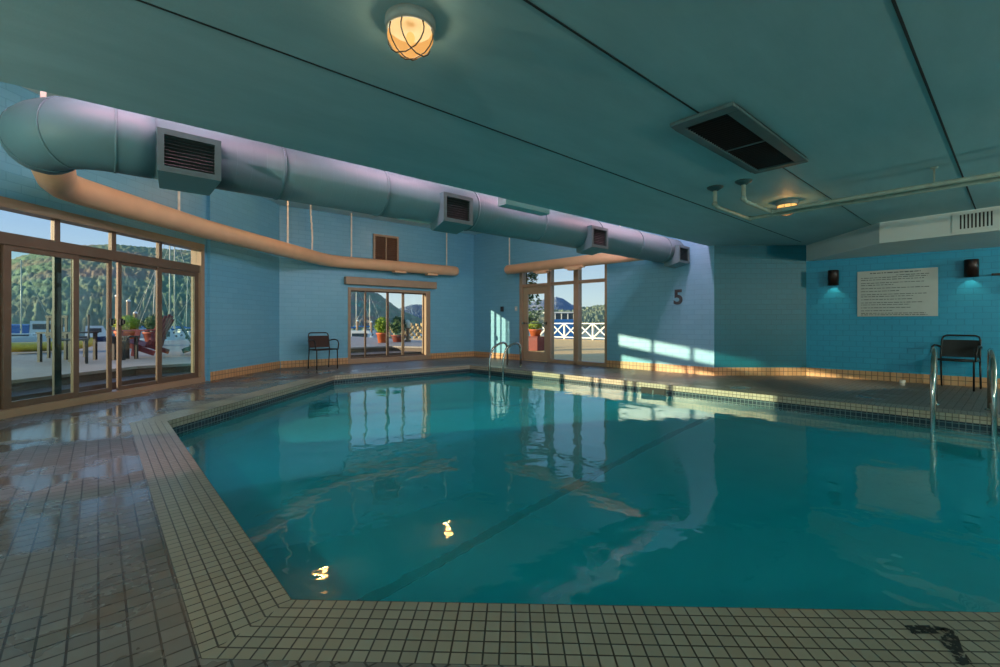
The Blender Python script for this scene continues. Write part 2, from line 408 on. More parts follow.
# ------------------------------------------------------------------ door_1: left glazed wall
g1 = thing('door_1', 'large bronze framed sliding glass doors facing the marina', 'door', (0, 0, 0), 0, None, 'structure')
f = Frame(LW(0), LW(1))                       # s measured from the plan origin of the left wall
mb = MB()
f.box(mb, -2.6, 1.953, 2.30, 2.41, -.03, .16); f.box(mb, -2.6, 1.953, 0, .09, -.04, .16); f.box(mb, 1.87, 1.953, .09, 2.30, -.03, .16)
mb.build('outer_frame', M_tan, g1, bevel=.008)
mb = MB(); f.box(mb, -2.6, 1.87, 1.90, 2.035, -.005, .13); mb.build('transom_rail', M_bronze, g1, bevel=.006)
for a, b in ((-1.30, -1.22), (-.535, -.465), (.228, .298), (1.035, 1.095)):
    f.box(MB(), a, b, 2.035, 2.30, .03, .085).build('transom_mullion', M_bronze, g1, bevel=.004)
ed = [-2.6, -1.30, -1.22, -.535, -.465, .228, .298, 1.035, 1.095, 1.87]
for a, b in zip(ed[0::2], ed[1::2]): f.box(MB(), a, b, 2.035, 2.30, .05, .058).build('transom_pane', M_glass, g1)
def leaf(g, f, s0, s1, z0, z1, d, w, glass, name='sliding_panel', mat=None, wt=None):
    mat = mat or M_bronze; wt = wt or w; mb = MB()
    f.box(mb, s0, s0 + w, z0, z1, d, d + .03); f.box(mb, s1 - w, s1, z0, z1, d, d + .03)
    f.box(mb, s0 + w, s1 - w, z0, z0 + wt, d, d + .03); f.box(mb, s0 + w, s1 - w, z1 - wt * .8, z1, d, d + .03)
    o = mb.build(name, mat, g, bevel=.003)
    f.box(MB(), s0 + w, s1 - w, z0 + wt, z1 - wt * .8, d + .010, d + .018).build('glass', glass, o)
    return o
leaf(g1, f, -2.6, -1.07, .09, 1.90, .06, .06, M_gglass, 'fixed_panel')
leaf(g1, f, -1.09, -.25, .09, 1.90, .01, .075, M_gglass)
f.box(MB(), -.515, -.43, .09, 1.90, .055, .085).build('middle_post', M_black, g1)
pa = leaf(g1, f, -.31, .235, .09, 1.90, .035, .055, M_glass)
pb = leaf(g1, f, .33, 1.09, .09, 1.90, .035, .055, M_glass)
for par, s_ in ((pa, .207), (pb, .358)):
    mb = MB(); f.box(mb, s_ - .022, s_ + .022, 1.0, 1.10, .0, .035); f.box(mb, s_ - .012, s_ + .012, 1.02, 1.08, -.035, .0)
    mb.build('handle', M_blackp, par, bevel=.006, label='black door handle')
leaf(g1, f, .99, 1.87, .09, 1.90, .02, .09, M_gglass, 'fixed_panel')

# ------------------------------------------------------------------ window_2: small sliding window, with its shade box
g2 = thing('window_2', 'small bronze sliding window with four panes above the deck', 'window', (0, 0, 0), 0, None, 'structure')
mb = MB(); f = FB
f.box(mb, 1.56, 3.94, 1.85, 1.92, -.02, .2); f.box(mb, 1.56, 3.94, 0, .12, -.03, .2); f.box(mb, 1.56, 1.63, .12, 1.85, -.02, .2); f.box(mb, 3.80, 3.94, .12, 1.85, -.02, .2)
mb.build('outer_frame', M_tan, g2, bevel=.006)
for a, b, d in ((1.62, 2.09, .10), (2.02, 2.70, .05), (2.63, 3.16, .05), (3.11, 3.81, .10)):
    leaf(g2, f, a, b, .12, 1.85, d, .036, M_glass)
mb = MB(); f.box(mb, 3.10, 3.15, 1.0, 1.12, .0, .05); mb.build('handle', M_blackp, g2, bevel=.005, label='small black window latch')
mb = MB(); f.box(mb, 1.457, 4.082, 1.985, 2.175, -.14, -.005)
tag(mb.build('shade_box', M_tan, bevel=.012), 'long tan roller shade box above the small sliding window', 'shade box')

# ------------------------------------------------------------------ door_2: glazed entrance with side lights
g3 = thing('door_2', 'tan framed glazed door with tall side lights opening to the sunny pier', 'door', (0, 0, 0), 0, None, 'structure')
f = FR; mb = MB()
for a, b in ((1.90, 2.0), (2.88, 2.985), (3.715, 3.85), (4.60, 4.66)): f.box(mb, a, b, 0, 2.44, -.01, .15)
f.box(mb, 1.90, 4.66, 2.44, 2.52, -.01, .15); f.box(mb, 2.985, 4.60, 0, .09, -.01, .15)
f.box(mb, 2.0, 2.88, 2.0, 2.07, -.01, .15); f.box(mb, 2.985, 4.60, 2.0, 2.075, .01, .13)
mb.build('outer_frame', M_tan, g3, bevel=.006)
for a, b, z0, z1 in ((2.0, 2.88, 2.07, 2.44), (2.985, 3.715, .09, 2.0), (3.85, 4.60, .09, 2.0), (2.985, 3.715, 2.075, 2.44), (3.85, 4.60, 2.075, 2.44)):
    f.box(MB(), a, b, z0, z1, .06, .068).build('pane', M_glass, g3)
mb = MB(); d0, d1 = .03, .075
f.box(mb, 2.01, 2.16, .02, 1.99, d0, d1); f.box(mb, 2.75, 2.87, .02, 1.99, d0, d1); f.box(mb, 2.16, 2.75, .02, .26, d0, d1); f.box(mb, 2.16, 2.75, 1.80, 1.99, d0, d1)
dl = mb.build('door_leaf', M_door, g3, bevel=.005, label='grey-tan hinged door leaf')
f.box(MB(), 2.16, 2.75, .26, 1.80, .05, .058).build('glass', M_glass, dl)
mb = MB(); mb.tube([f.pt(2.05, -.04, 1.02), f.pt(2.84, -.04, 1.02)], .014, 8); f.box(mb, 2.04, 2.07, .99, 1.05, -.05, d0); f.box(mb, 2.82, 2.85, .99, 1.05, -.05, d0)
mb.build('push_bar', M_steel, dl, label='thin metal push bar')

# ------------------------------------------------------------------ big round duct
def arc(c, r, a0, a1, n, plane):
    out = []
    for i in range(n + 1):
        a = a0 + (a1 - a0) * i / n
        out.append(plane(c, r * math.cos(a), r * math.sin(a)))
    return out
YD, ZD, RD = 4.74, 2.50, .255
dk = thing('air_duct', 'big pale round air duct hung along the ceiling step', 'air duct', (-.3, YD, ZD))
L = lambda x, y, z: (x + .3, y - YD, z - ZD)
mb = MB(); mb.tube([L(.28, YD, ZD), L(8.93, YD, ZD)], RD, 28)
for x in (1.3, 2.35, 3.6, 4.85, 6.2, 7.4, 8.4):
    mb.tube([L(x - .012, YD, ZD), L(x + .012, YD, ZD)], RD + .008, 28)
mb.build('duct_body', M_spiral, dk)
pth = arc((.10, YD + .42), .42, -PI / 2, -PI, 7, lambda c, a, b: L(c[0] + a, c[1] + b, ZD))
pth = [L(.34, YD, ZD), L(.22, YD, ZD)] + pth + [L(-.33, 5.6, ZD + .04)]
mb = MB(); mb.tube(pth, [RD + .003] * (len(pth) - 1) + [.2], 28); mb.build('elbow', M_duct, dk)
for a_ in (-PI / 2, -PI * .72, -PI * .93):
    c_ = (.10 + .42 * math.cos(a_), YD + .42 + .42 * math.sin(a_)); t_ = (-math.sin(a_) * .008, math.cos(a_) * .008)
    MB().tube([L(c_[0] - t_[0], c_[1] - t_[1], ZD), L(c_[0] + t_[0], c_[1] + t_[1], ZD)], RD + .008, 28).build('seam_band', M_duct, dk)
def vent_box(x0, x1):
    y0 = 4.40; mb = MB(); vf = MB(); z0, z1 = 2.225, 2.56
    fr = lambda x, y, z: L(x, y, z)
    # hood: front frame, flat sides, sloping skirt back to the duct
    A = [(x0, y0, z0), (x1, y0, z0), (x1, y0, z1), (x0, y0, z1)]
    w = .045; I = [(x0 + w, y0, z0 + w), (x1 - w, y0, z0 + w), (x1 - w, y0, z1 - w), (x0 + w, y0, z1 - w)]
    for i in range(4):
        j = (i + 1) % 4; vf.face([L(*A[i]), L(*A[j]), L(*I[j]), L(*I[i])])
        B = [(p[0], y0 + .05, p[2]) for p in I]; vf.face([L(*I[i]), L(*I[j]), L(*B[j]), L(*B[i])])
    mb.face([L(x0, y0, z0), L(x0 + .04, YD - .05, z0 - .07), L(x1 - .04, YD - .05, z0 - .07), L(x1, y0, z0)])
    mb.face([L(x0, y0, z0), L(x0, y0, z1), L(x0, YD, z1), L(x0 + .04, YD, z0 - .05), L(x0 + .04, YD - .05, z0 - .07)])
    mb.face([L(x1, y0, z1), L(x1, y0, z0), L(x1 - .04, YD - .05, z0 - .07), L(x1 - .04, YD, z0 - .05), L(x1, YD, z1)])
    mb.face([L(x0, y0, z1), L(x1, y0, z1), L(x1, YD, z1), L(x0, YD, z1)])
    vb = mb.build('vent_box', M_duct, dk); vf.build('face_frame', M_grille, vb)
    mb = MB(); mb.box(L((x0 + x1) / 2, y0 + .052, (z0 + z1) / 2), (x1 - x0 - .06, .006, z1 - z0 - .06)); mb.build('opening', M_dark, vb)
    mb = MB(); n = 9
    for i in range(n):
        z = z0 + w + (z1 - z0 - 2 * w) * (i + .5) / n
        mb.box(L((x0 + x1) / 2, y0 + .028, z), (x1 - x0 - 2 * w, .022, .004), (1, 0, 0), (0, .8, -.6), (0, .6, .8))
    mb.build('grille', M_slat, vb)
for x0, x1 in ((.34, .77), (3.0, 3.43), (5.77, 6.2), (8.53, 8.96)): vent_box(x0, x1)
for x in (-.32, 2.2, 4.9, 7.4):
    mb = MB(); mb.box(L(x, YD + .25, (ZD + ZH) / 2), (.035, .006, ZH - ZD)); mb.build('hanger', M_strap, dk)

# ------------------------------------------------------------------ cream supply pipe along the glazed walls
pk = thing('air_pipe', 'long cream round air pipe above the glass doors and small window', 'air pipe', (-.34, 7.3, 2.6))
K = lambda x, y, z: (x + .34, y - 7.3, z - 2.6)
path = [K(-.33, 5.5, ZD + .06), K(-.34, 6.9, 2.60), K(-.30, 7.15, 2.60), K(-.16, 7.36, 2.60), K(.1, 7.6, 2.59), K(1.3, 8.63, 2.54), K(3.85, 10.62, 2.50), K(4.1, 10.76, 2.50), K(4.4, 10.82, 2.50), K(7.72, 10.78, 2.52), K(7.80, 10.78, 2.52), K(7.84, 10.78, 2.52)]
mb = MB(); mb.tube(path, [.17, .165, .162, .16, .158, .15, .145, .143, .143, .14, .12, .06], 22); mb.build('pipe_body', M_pipe, pk)
for x in (5.95, 6.95):
    mb = MB(); mb.box(K(x, 10.79, 2.365), (.34, .16, .05)); mb.build('air_outlet', M_pipe, pk, bevel=.01)
for x, y in ((.9, 8.26), (2.9, 9.86), (3.55, 10.38), (4.65, 10.8), (7.45, 10.78)):
    mb = MB()
    z0 = 2.5
    pts = [(x + (.02 * math.sin(t * 5) if abs(x - 3.55) < .01 else 0), y, z0 + (ZH - z0) * t) for t in [i / 8 for i in range(9)]]
    for a, b in zip(pts, pts[1:]):
        mb.box(K((a[0] + b[0]) / 2, (a[1] + b[1]) / 2, (a[2] + b[2]) / 2), (.03, .02, b[2] - a[2] + .004))
    mb.build('hanger', M_strap, pk)
rk = thing('air_pipe', 'shorter cream round air pipe over the glazed door, joining the big duct', 'air pipe', (8.5, 7.0, 2.47))
K2 = lambda x, y, z: (x - 8.5, y - 7.0, z - 2.47)
mb = MB(); mb.tube([K2(8.36, 9.27, 2.47), K2(8.365, 9.25, 2.47), K2(8.37, 9.2, 2.47), K2(8.50, 7.0, 2.475), K2(8.58, 4.95, 2.48)], [.05, .10, .125, .13, .135], 22); mb.build('pipe_body', M_pipe, rk)
for y in (8.0, 6.95):
    mb = MB(); x = 8.45
    mb.prism([K2(x - .06, y - .26, 0)[:2], K2(x + .06, y - .26, 0)[:2], K2(x + .06, y + .26, 0)[:2], K2(x - .06, y + .26, 0)[:2]], -.15, -.10)
    mb.prism([K2(x - .06, y - .17, 0)[:2], K2(x + .06, y - .17, 0)[:2], K2(x + .06, y + .17, 0)[:2], K2(x - .06, y + .17, 0)[:2]], -.19, -.15)
    mb.build('air_outlet', M_pipe, rk)
mb = MB(); mb.box(K2(8.37, 9.14, (2.5 + ZH) / 2), (.02, .03, ZH - 2.5)); mb.build('hanger', M_strap, rk)

# ------------------------------------------------------------------ ceiling fittings
cv = thing('ceiling_vent', 'dark rectangular two-panel return vent in the low ceiling', 'vent', (4.07, 1.52, ZL))
V = lambda x, y, z: (x - 4.07, y - 1.52, z - ZL)
mb = MB()
for x0, x1, y0, y1 in ((3.235, 3.34, 1.285, 1.745), (4.82, 4.91, 1.285, 1.745), (3.34, 4.82, 1.285, 1.37), (3.34, 4.82, 1.68, 1.745)):
    a, b = V(x0, y0, ZL - .03), V(x1, y1, ZL); mb.span(a[0], b[0], a[1], b[1], a[2], b[2])
mb.build('vent_frame', M_grille, cv, bevel=.006)
a, b = V(3.34, 1.37, ZL - .012), V(4.82, 1.68, ZL - .002); MB().span(a[0], b[0], a[1], b[1], a[2], b[2]).build('opening', M_dark, cv)
mb = MB()
for i in range(36):
    x = 3.36 + i * .0405; p = V(x, 1.525, ZL - .02); mb.box(p, (.004, .31, .014))
mb.build('grille', M_dark, cv)
p = V(4.075, 1.525, ZL - .018); MB().box(p, (.012, .31, .02)).build('divider', M_grille, cv)

def drop_pipe(x0, y0, x1, y1, label, hang):
    k = thing('ceiling_pipe', label, 'pipe', (x0, y0, ZL)); zc = -.21
    q = lambda x, y, z: (x - x0, y - y0, z)
    mb = MB(); mb.tube([q(x0, y0, 0), q(x0, y0, zc + .05), q(x0 + .015, y0, zc + .015), q(x0 + .05, y0, zc), q(x1 - .05, y1 + .02, zc), q(x1 - .01, y1 + .01, zc), q(x1, y1 - .04, zc), q(x1 + .01, -3.9, zc)], .022, 12)
    mb.build('pipe_run', M_cream, k)
    for c in ((x0, y0, zc + .02), (x1, y1, zc)): MB().ball(q(*c), (.031, .031, .031), 10, 8).build('fitting', M_cream, k)
    mb = MB(); mb.lathe([(.0, 0), (.085, 0), (.08, -.012), (.03, -.045), (.0, -.045)], (0, 0, 0), 18); mb.build('flange', M_flange, k, label='dark teal ceiling flange')
    for y in hang:
        mb = MB(); mb.tube([q(x1, y, 0), q(x1, y, zc)], .008, 6); mb.lathe([(.0, 0), (.03, 0), (.03, -.01), (0, -.01)], q(x1, y, 0), 10); mb.build('hanger', M_cream, k)
drop_pipe(5.15, 2.24, 6.09, 2.22, 'cream ceiling pipe dropping from the left flange near the vent', (.55,))
drop_pipe(5.15, 1.94, 5.89, 1.91, 'cream ceiling pipe dropping from the right flange near the vent', ())

M_globe_hi = emit_mat('warm_frosted_globe_bright', (1, .45, .10, 1), 3.5, .2)
def jelly_lamp(x, y, z, label, power, col, rad=.123, name='ceiling_lamp'):
    k = thing(name, label, 'ceiling lamp', (x, y, z)); s = rad / .123
    mb = MB(); mb.lathe([(0, 0), (.123 * s, 0), (.125 * s, -.03 * s), (.118 * s, -.055 * s), (.108 * s, -.055 * s), (.108 * s, -.02 * s), (0, -.02 * s)], (0, 0, 0), 28); mb.build('collar', M_collar, k)
    mb = MB(); mb.lathe([(.106 * s, -.05 * s), (.113 * s, -.08 * s), (.110 * s, -.105 * s), (.095 * s, -.13 * s), (.065 * s, -.155 * s), (.03 * s, -.166 * s), (0, -.168 * s)], (0, 0, 0), 12); mb.build('globe', M_globe_hi if z > 3 else M_globe, k, label='glowing frosted globe')
    mb = MB(); mb.ball((0, 0, -.09 * s), (.022 * s, .022 * s, .03 * s), 10, 8); mb.build('bulb', M_bulb, k)
    for t in (0.35, 0.35 + PI / 2, .35 + PI / 4 * .8, .35 - PI / 4 * .8)[:2]:
        for off in (-.035, .035):
            mb = MB(); c, sn = math.cos(t), math.sin(t); pr = [(-.108, -.05), (-.118, -.085), (-.115, -.108), (-.097, -.136), (-.064, -.160), (0, -.172), (.064, -.160), (.097, -.136), (.115, -.108), (.118, -.085), (.108, -.05)]
            mb.tube([((r * c * .95 - off * sn) * s, (r * sn * .95 + off * c) * s, zz * s) for r, zz in pr], .0035 * s, 6, False); mb.build('wire_guard', M_wire, k)
    lt = bpy.data.lights.new('lamp_glow', 'POINT'); lt.energy = power; lt.color = col; lt.shadow_soft_size = (.08 if z > 3 else .03) * s
    lo = bpy.data.objects.new('lamp_glow', lt); COL.objects.link(lo); lo.parent = k; lo.location = (0, 0, -.12 * s)
    return k
WARM = (1, .56, .22); SOFT = (1, .90, .80); PINK = (1, .62, .55)
COOL = (.88, .96, 1)
P_LOW, P_RAISED, P_BACK = 9, 60, 145
jelly_lamp(1.165, 2.0, ZL, 'round caged ceiling lamp glowing orange near the top of the picture', P_LOW, SOFT)
jelly_lamp(6.42, 1.91, ZL, 'small caged ceiling lamp glowing behind the ceiling pipes', P_LOW * 1.6, WARM)
jelly_lamp(3.24, 9.0, ZH, 'caged ceiling lamp in the raised ceiling near the brown chair', P_RAISED, WARM)
jelly_lamp(.9, 6.6, ZH, 'added caged ceiling lamp in the raised ceiling above the sliding doors', P_RAISED, WARM)  # unseen lamp, added to warm the pipe above the doors
jelly_lamp(6.25, 9.0, ZH, 'caged ceiling lamp in the raised ceiling near the far corner', P_RAISED, WARM)
def added_wall_globe(f_, s_, z, label, power, col):  # unseen lamps, added out of frame to brighten the ceiling and walls
    x, y, _ = f_.pt(s_, 0, 0)
    k = thing('added_wall_lamp', label, 'wall lamp', (x, y, z), math.atan2(f_.n.y, f_.n.x), 'added globe wall lamps behind the camera')     # local -x points into the room
    mb = MB(); mb.lathe([(0, -.03), (.09, -.03), (.09, .03), (0, .03)], (0, 0, 0), 20)
    for i_ in range(len(mb.v)): q = mb.v[i_]; mb.v[i_] = (q[2] - .03, q[1], q[0])
    mb.build('back_plate', M_collar, k); MB().tube([(-.05, 0, 0), (-.16, 0, -.02), (-.2, 0, .05)], .014, 8).build('arm', M_collar, k)
    MB().ball((-.2, 0, .17), (.13, .13, .13), 18, 12).build('globe', M_added_globe, k)
    lt = bpy.data.lights.new('added_wall_lamp_glow', 'POINT'); lt.energy = power; lt.color = col; lt.shadow_soft_size = .06
    lo = bpy.data.objects.new('added_wall_lamp_glow', lt); COL.objects.link(lo); lo.parent = k; lo.location = (-.2, 0, .17)
M_added_globe = emit_mat('added_white_globe', (1, .95, .88, 1), 1.5, .7)
FF = Frame(E, F); FS = Frame(F, W0)
for f_, s_, pw_, lb in ((FF, 1.6, 2.2, 'added white globe wall lamp behind the camera, nearest the right wall'), (FF, 5.0, 2.4, 'added white globe wall lamp behind the camera, second from the right wall'), (FF, 8.6, 1, 'added white globe wall lamp behind the camera, third from the right wall'),
                   (FF, 12.6, 1.2, 'added white globe wall lamp behind the camera near the left corner'), (FS, 3.0, 2.2, 'added white globe wall lamp left of the camera, farther from the glass doors'), (FS, 7.5, 1.9, 'added white globe wall lamp left of the camera, nearest the glass doors')):
    added_wall_globe(f_, s_, 1.75, lb, P_BACK * pw_, COOL)
def added_wall_washer(x, label):  # unseen lamps, added to light the walls of the raised zone
    y = fe.pt(x + 3.4, .0, 0)[1]
    k = thing('added_wall_washer', label, 'wall washer', (x, y, 3.45), 0, 0 or 'added wall washer lamps on the ceiling step')
    mb = MB(); mb.lathe([(0, 0), (.05, 0), (.05, .02), (0, .02)], (0, 0, 0), 12); mb.box((0, .05, .03), (.04, .1, .03)); mb.build('bracket', M_collar, k)
    mb = MB()
    for z_, h_ in ((.065, .01), (-.065, .01)): mb.box((0, .14, .03 + z_), (1.2, .14, h_))
    mb.box((0, .075, .03), (1.2, .01, .13)); mb.box((-.605, .14, .03), (.01, .14, .14)); mb.box((.605, .14, .03), (.01, .14, .14)); mb.build('housing', M_collar, k)
    MB().tube([(-.55, .12, .03), (.55, .12, .03)], .02, 10).build('tube', M_added_globe, k)
    lt = bpy.data.lights.new('added_washer_glow', 'AREA'); lt.shape = 'RECTANGLE'; lt.size = 1.1; lt.size_y = .1; lt.energy = 16 if x < 1 else 26; lt.color = (.95, .95, 1)
    lo = bpy.data.objects.new('added_washer_glow', lt); COL.objects.link(lo); lo.parent = k; lo.location = (0, .17, .03); lo.rotation_euler = (math.radians(80), 0, 0)
for x, lb in ((.6, 'added wall washer lamp above the duct facing the sliding doors'), (3.2, 'added wall washer lamp above the duct facing the brown chair'), (5.6, 'added wall washer lamp above the duct facing the small window'), (7.6, 'added wall washer lamp above the duct facing the glazed door')): added_wall_washer(x, lb)
def strip_light(x, label):
    y = fe.pt(x + 3.4, .0, 0)[1] + .09
    k = thing('strip_light', label, 'strip light', (x, y, 3.25), 0, 'pink strip lights above the duct')
    MB().box((0, -.045, .03), (1.5, .08, .05)).build('housing', M_white, k, bevel=.008)
    MB().tube([(-.7, 0, 0), (.7, 0, 0)], .018, 10).build('tube', emit_mat('pink_tube', (1, .66, .62, 1), 3), k)
    lt = bpy.data.lights.new('strip_glow', 'AREA'); lt.shape = 'RECTANGLE'; lt.size = 1.4; lt.size_y = .05; lt.energy = 24; lt.color = (1, .45, .55)
    lo = bpy.data.objects.new('strip_glow', lt); COL.objects.link(lo); lo.parent = k; lo.location = (0, 0, -.03)
for x, lb in ((.2, 'pink strip light above the duct elbow'), (2.2, 'pink strip light above the first duct vent'), (4.4, 'pink strip light above the middle of the duct'), (6.6, 'pink strip light above the third duct vent'), (8.2, 'pink strip light above the far end of the duct')): strip_light(x, lb)

# ------------------------------------------------------------------ right wall fittings
def sconce(s, z, label):
    x, y, _ = FN.pt(s, 0, 0); ang = math.atan2(FN.n.y, FN.n.x)
    k = thing('wall_sconce', label, 'wall lamp', (x, y, z), ang, 'cylinder sconces beside the notice board')
    mb = MB(); mb.lathe([(.0, .14), (.08, .14), (.085, .13), (.085, -.14), (.075, -.14), (.075, .10), (0, .10)], (-.10, 0, 0), 26); mb.build('shade', M_sconce, k)
    mb = MB(); mb.box((-.01, 0, 0), (.02, .11, .2)); mb.box((-.03, 0, 0), (.05, .05, .08)); mb.build('mount', M_black, k)
    mb = MB(); mb.ball((-.10, 0, .03), (.025, .025, .04), 10, 8); mb.build('bulb', M_bulb, k)
    lt = bpy.data.lights.new('sconce_glow', 'SPOT'); lt.energy = 6; lt.color = (1, .8, .55); lt.spot_size = math.radians(125); lt.spot_blend = .5; lt.shadow_soft_size = .02
    lo = bpy.data.objects.new('sconce_glow', lt); COL.objects.link(lo); lo.parent = k; lo.location = (-.10, 0, -.02)
sconce(.441, 1.88, 'dark cylinder wall sconce left of the notice board')
sconce(2.246, 1.915, 'dark cylinder wall sconce above the black chair')

sg = thing('notice_board', 'pale grey notice board with lines of print on turquoise wall', 'sign', FN.pt(.79, 0, 1.15), math.atan2(FN.t.y, FN.t.x))
MB().box((.535, -.012, .41), (1.07, .02, .82)).build('panel', M_board, sg, bevel=.004)
rows = [(.055, .17, .80, 1), (.115, .50, .90, 0), (.155, .05, .88, 0), (.20, .05, .84, 0), (.27, .05, .84, 0), (.315, .05, .47, 0), (.385, .05, .90, 0), (.45, .05, .54, 0), (.52, .05, .88, 0), (.565, .05, .72, 0),
        (.63, .05, .70, 0), (.70, .05, .83, 0), (.745, .05, .67, 0), (.81, .05, .68, 0), (.875, .05, .46, 0), (.93, .05, .86, 0), (.965, .05, .88, 0)]
rnd = random.Random(3)
for fy, a, b, big in rows:
    mb = MB(); x = a * 1.07; z = .82 * (1 - fy); h = .02 if big else .013
    while x < b * 1.07:
        w = rnd.uniform(.02, .075); w = min(w, b * 1.07 - x)
        mb.box((x + w / 2, -.0232, z), (w, .0012, h * rnd.uniform(.75, 1.0))); x += w + .011
    mb.build('print_line', M_ink, sg)

hk = thing('wall_hook', 'black metal wall bracket at the right edge beside the sconce', 'bracket', FN.pt(2.66, 0, 1.68), math.atan2(FN.t.y, FN.t.x))
mb = MB(); mb.box((0, -.008, 0), (.06, .016, .34)); mb.build('back_plate', M_black, hk, bevel=.004)
mb = MB(); mb.box((-.02, -.05, .12), (.34, .03, .035)); mb.build('arm', M_black, hk, bevel=.004)
mb = MB(); mb.tube([(0, -.016, -.12), (0, -.07, -.13), (-.03, -.1, -.10), (-.05, -.1, -.04)], .014, 8); mb.build('hook', M_black, hk)

fs = Frame((8.845, 1.40), (8.66, -.6))
sv = thing('soffit_vent', 'white slotted vent on the face of the grey soffit', 'vent', fs.pt(1.02, 0, 2.40), math.atan2(fs.t.y, fs.t.x))
mb = MB(); mb.box((0, -.006, 0), (.46, .012, .25)); mb.build('plate', M_soffit, sv, bevel=.003)
for i in range(9):
    mb = MB(); mb.box((-.145 + i * .036, -.0125, 0), (.016, .002, .19)); mb.build('slot', M_dark, sv)

# ------------------------------------------------------------------ rear and back wall fittings
cu = bpy.data.curves.new('five', 'FONT'); cu.body = '5'; cu.size = .42; cu.extrude = .006; cu.offset = .011; cu.align_x = 'CENTER'
to = bpy.data.objects.new('five', cu); COL.objects.link(to)
bpy.context.view_layer.update()
me = bpy.data.meshes.new_from_object(to.evaluated_get(bpy.context.evaluated_depsgraph_get())); bpy.data.objects.remove(to)
me.materials.clear(); me.materials.append(M_numeral); me.name = 'wall_numeral'
nm = bpy.data.objects.new('wall_numeral', me); COL.objects.link(nm)
nm.location = FR.pt(6.35, -.008, 1.425); nm.rotation_euler = (PI / 2, 0, math.atan2(FR.t.y, FR.t.x))
tag(nm, 'dark mottled numeral five fixed to the pale blue wall', 'number')
gx = FB
lv = thing('wall_louvre', 'brown two-panel louvre in a tan frame high on the back wall', 'louvre', gx.pt(2.58, 0, 2.98), math.atan2(gx.t.y, gx.t.x))
mb = MB()
for c, d in (((0, -.02, .33), (.72, .05, .05)), ((0, -.02, -.33), (.72, .05, .05)), ((-.335, -.02, 0), (.05, .05, .61)), ((.335, -.02, 0), (.05, .05, .61)), ((0, -.02, 0), (.03, .045, .61))): mb.box(c, d)
mb.build('louvre_frame', M_tan, lv)
for sx in (-1, 1):
    mb = MB()
    for i in range(12): mb.box((sx * .165, -.015, -.28 + i * .05), (.30, .03, .006), (1, 0, 0), (0, .7, .7), (0, -.7, .7))
    mb.box((sx * .165, .0, 0), (.30, .004, .61)); mb.build('louvre_panel', M_brown, lv)
th = thing('thermostat', 'small dark thermostat box on the wall left of the glazed door', 'thermostat', FR.pt(1.234, 0, 1.42), math.atan2(FR.t.y, FR.t.x))
MB().box((0, -.02, 0), (.1, .04, .14)).build('case', M_numeral, th, bevel=.006); MB().box((0, -.042, .03), (.06, .004, .04)).build('display', M_dark, th)
sw = thing('light_switch', 'small pale switch plate beside the glazed door', 'switch', FR.pt(1.77, 0, 1.42), math.atan2(FR.t.y, FR.t.x))
MB().box((0, -.006, 0), (.09, .012, .13)).build('plate', M_board, sw, bevel=.003); MB().box((0, -.015, 0), (.03, .01, .05)).build('rocker', M_white, sw)

# ------------------------------------------------------------------ chairs
def patio_chair(name, label, loc, rz, fabric, group):
    k = thing(name, label, 'chair', loc, rz, group)          # faces local -y, width .5
    r = .0135; w = .235
    for sx in (-1, 1):
        mb = MB(); mb.tube([(sx * w, -.22, 0), (sx * w, -.215, .40), (sx * w, -.21, .44)], r, 8); mb.build('leg', M_black, k)
        mb = MB(); mb.tube([(sx * w, .24, 0), (sx * w, .19, .44)], r, 8); mb.build('leg', M_black, k)
        mb = MB(); mb.tube([(sx * (w + .015), -.21, .43), (sx * (w + .03), -.215, .56), (sx * (w + .03), -.17, .63), (sx * (w + .03), -.05, .655), (sx * (w + .025), .12, .645), (sx * (w + .008), .225, .62)], r, 8); mb.build('armrest', M_black, k)
    mb = MB(); rr = .05
    mb.tube([(-w, .185, .42), (-w, .20, .5), (-w + .005, .245, .74), (-w + .02, .255, .785), (-w + .06, .26, .805), (w - .06, .26, .805), (w - .02, .255, .785), (w - .005, .245, .74), (w, .20, .5), (w, .185, .42)], r, 8)
    mb.build('back_frame', M_black, k)
    mb = MB(); rows = []
    for i in range(7):
        t = i / 6; z = .47 + .265 * t; y = .195 + .05 * t
        rows.append([(-w + .012 + (2 * w - .024) * j / 6, y + .02 * math.sin(PI * j / 6) * 1, z) for j in range(7)])
    mb.grid(rows); mb.grid([[(p[0], p[1] + .006, p[2]) for p in rw] for rw in rows], flip=True); mb.build('backrest', fabric, k)
    mb = MB(); mb.tube([(-w, -.21, .44), (w, -.21, .44)], r, 8); mb.tube([(-w, .19, .43), (w, .19, .43)], r, 8)
    for sx in (-1, 1): mb.tube([(sx * w, -.21, .44), (sx * w, .19, .43)], r, 8)
    mb.build('seat_frame', M_black, k)
    mb = MB(); rows = []
    for i in range(7):
        t = i / 6; y = -.205 + .39 * t
        rows.append([(-w + .01 + (2 * w - .02) * j / 6, y, .445 - .01 * t - .018 * math.sin(PI * t) - .008 * math.sin(PI * j / 6)) for j in range(7)])
    mb.grid(rows); mb.grid([[(p[0], p[1], p[2] - .006) for p in rw] for rw in rows], flip=True); mb.build('seat', fabric, k)
    return k
patio_chair('patio_chair', 'brown sling patio chair against the back wall beside the small window', (3.80, 10.36, 0), .06, M_slingb, 'patio chairs on the pool deck')
patio_chair('patio_chair', 'black sling patio chair against the turquoise wall behind the ladder rails', (10.20, .66, 0), -PI / 2 - .12, M_sling, 'patio chairs on the pool deck').scale = (.96, 1, 1.035)

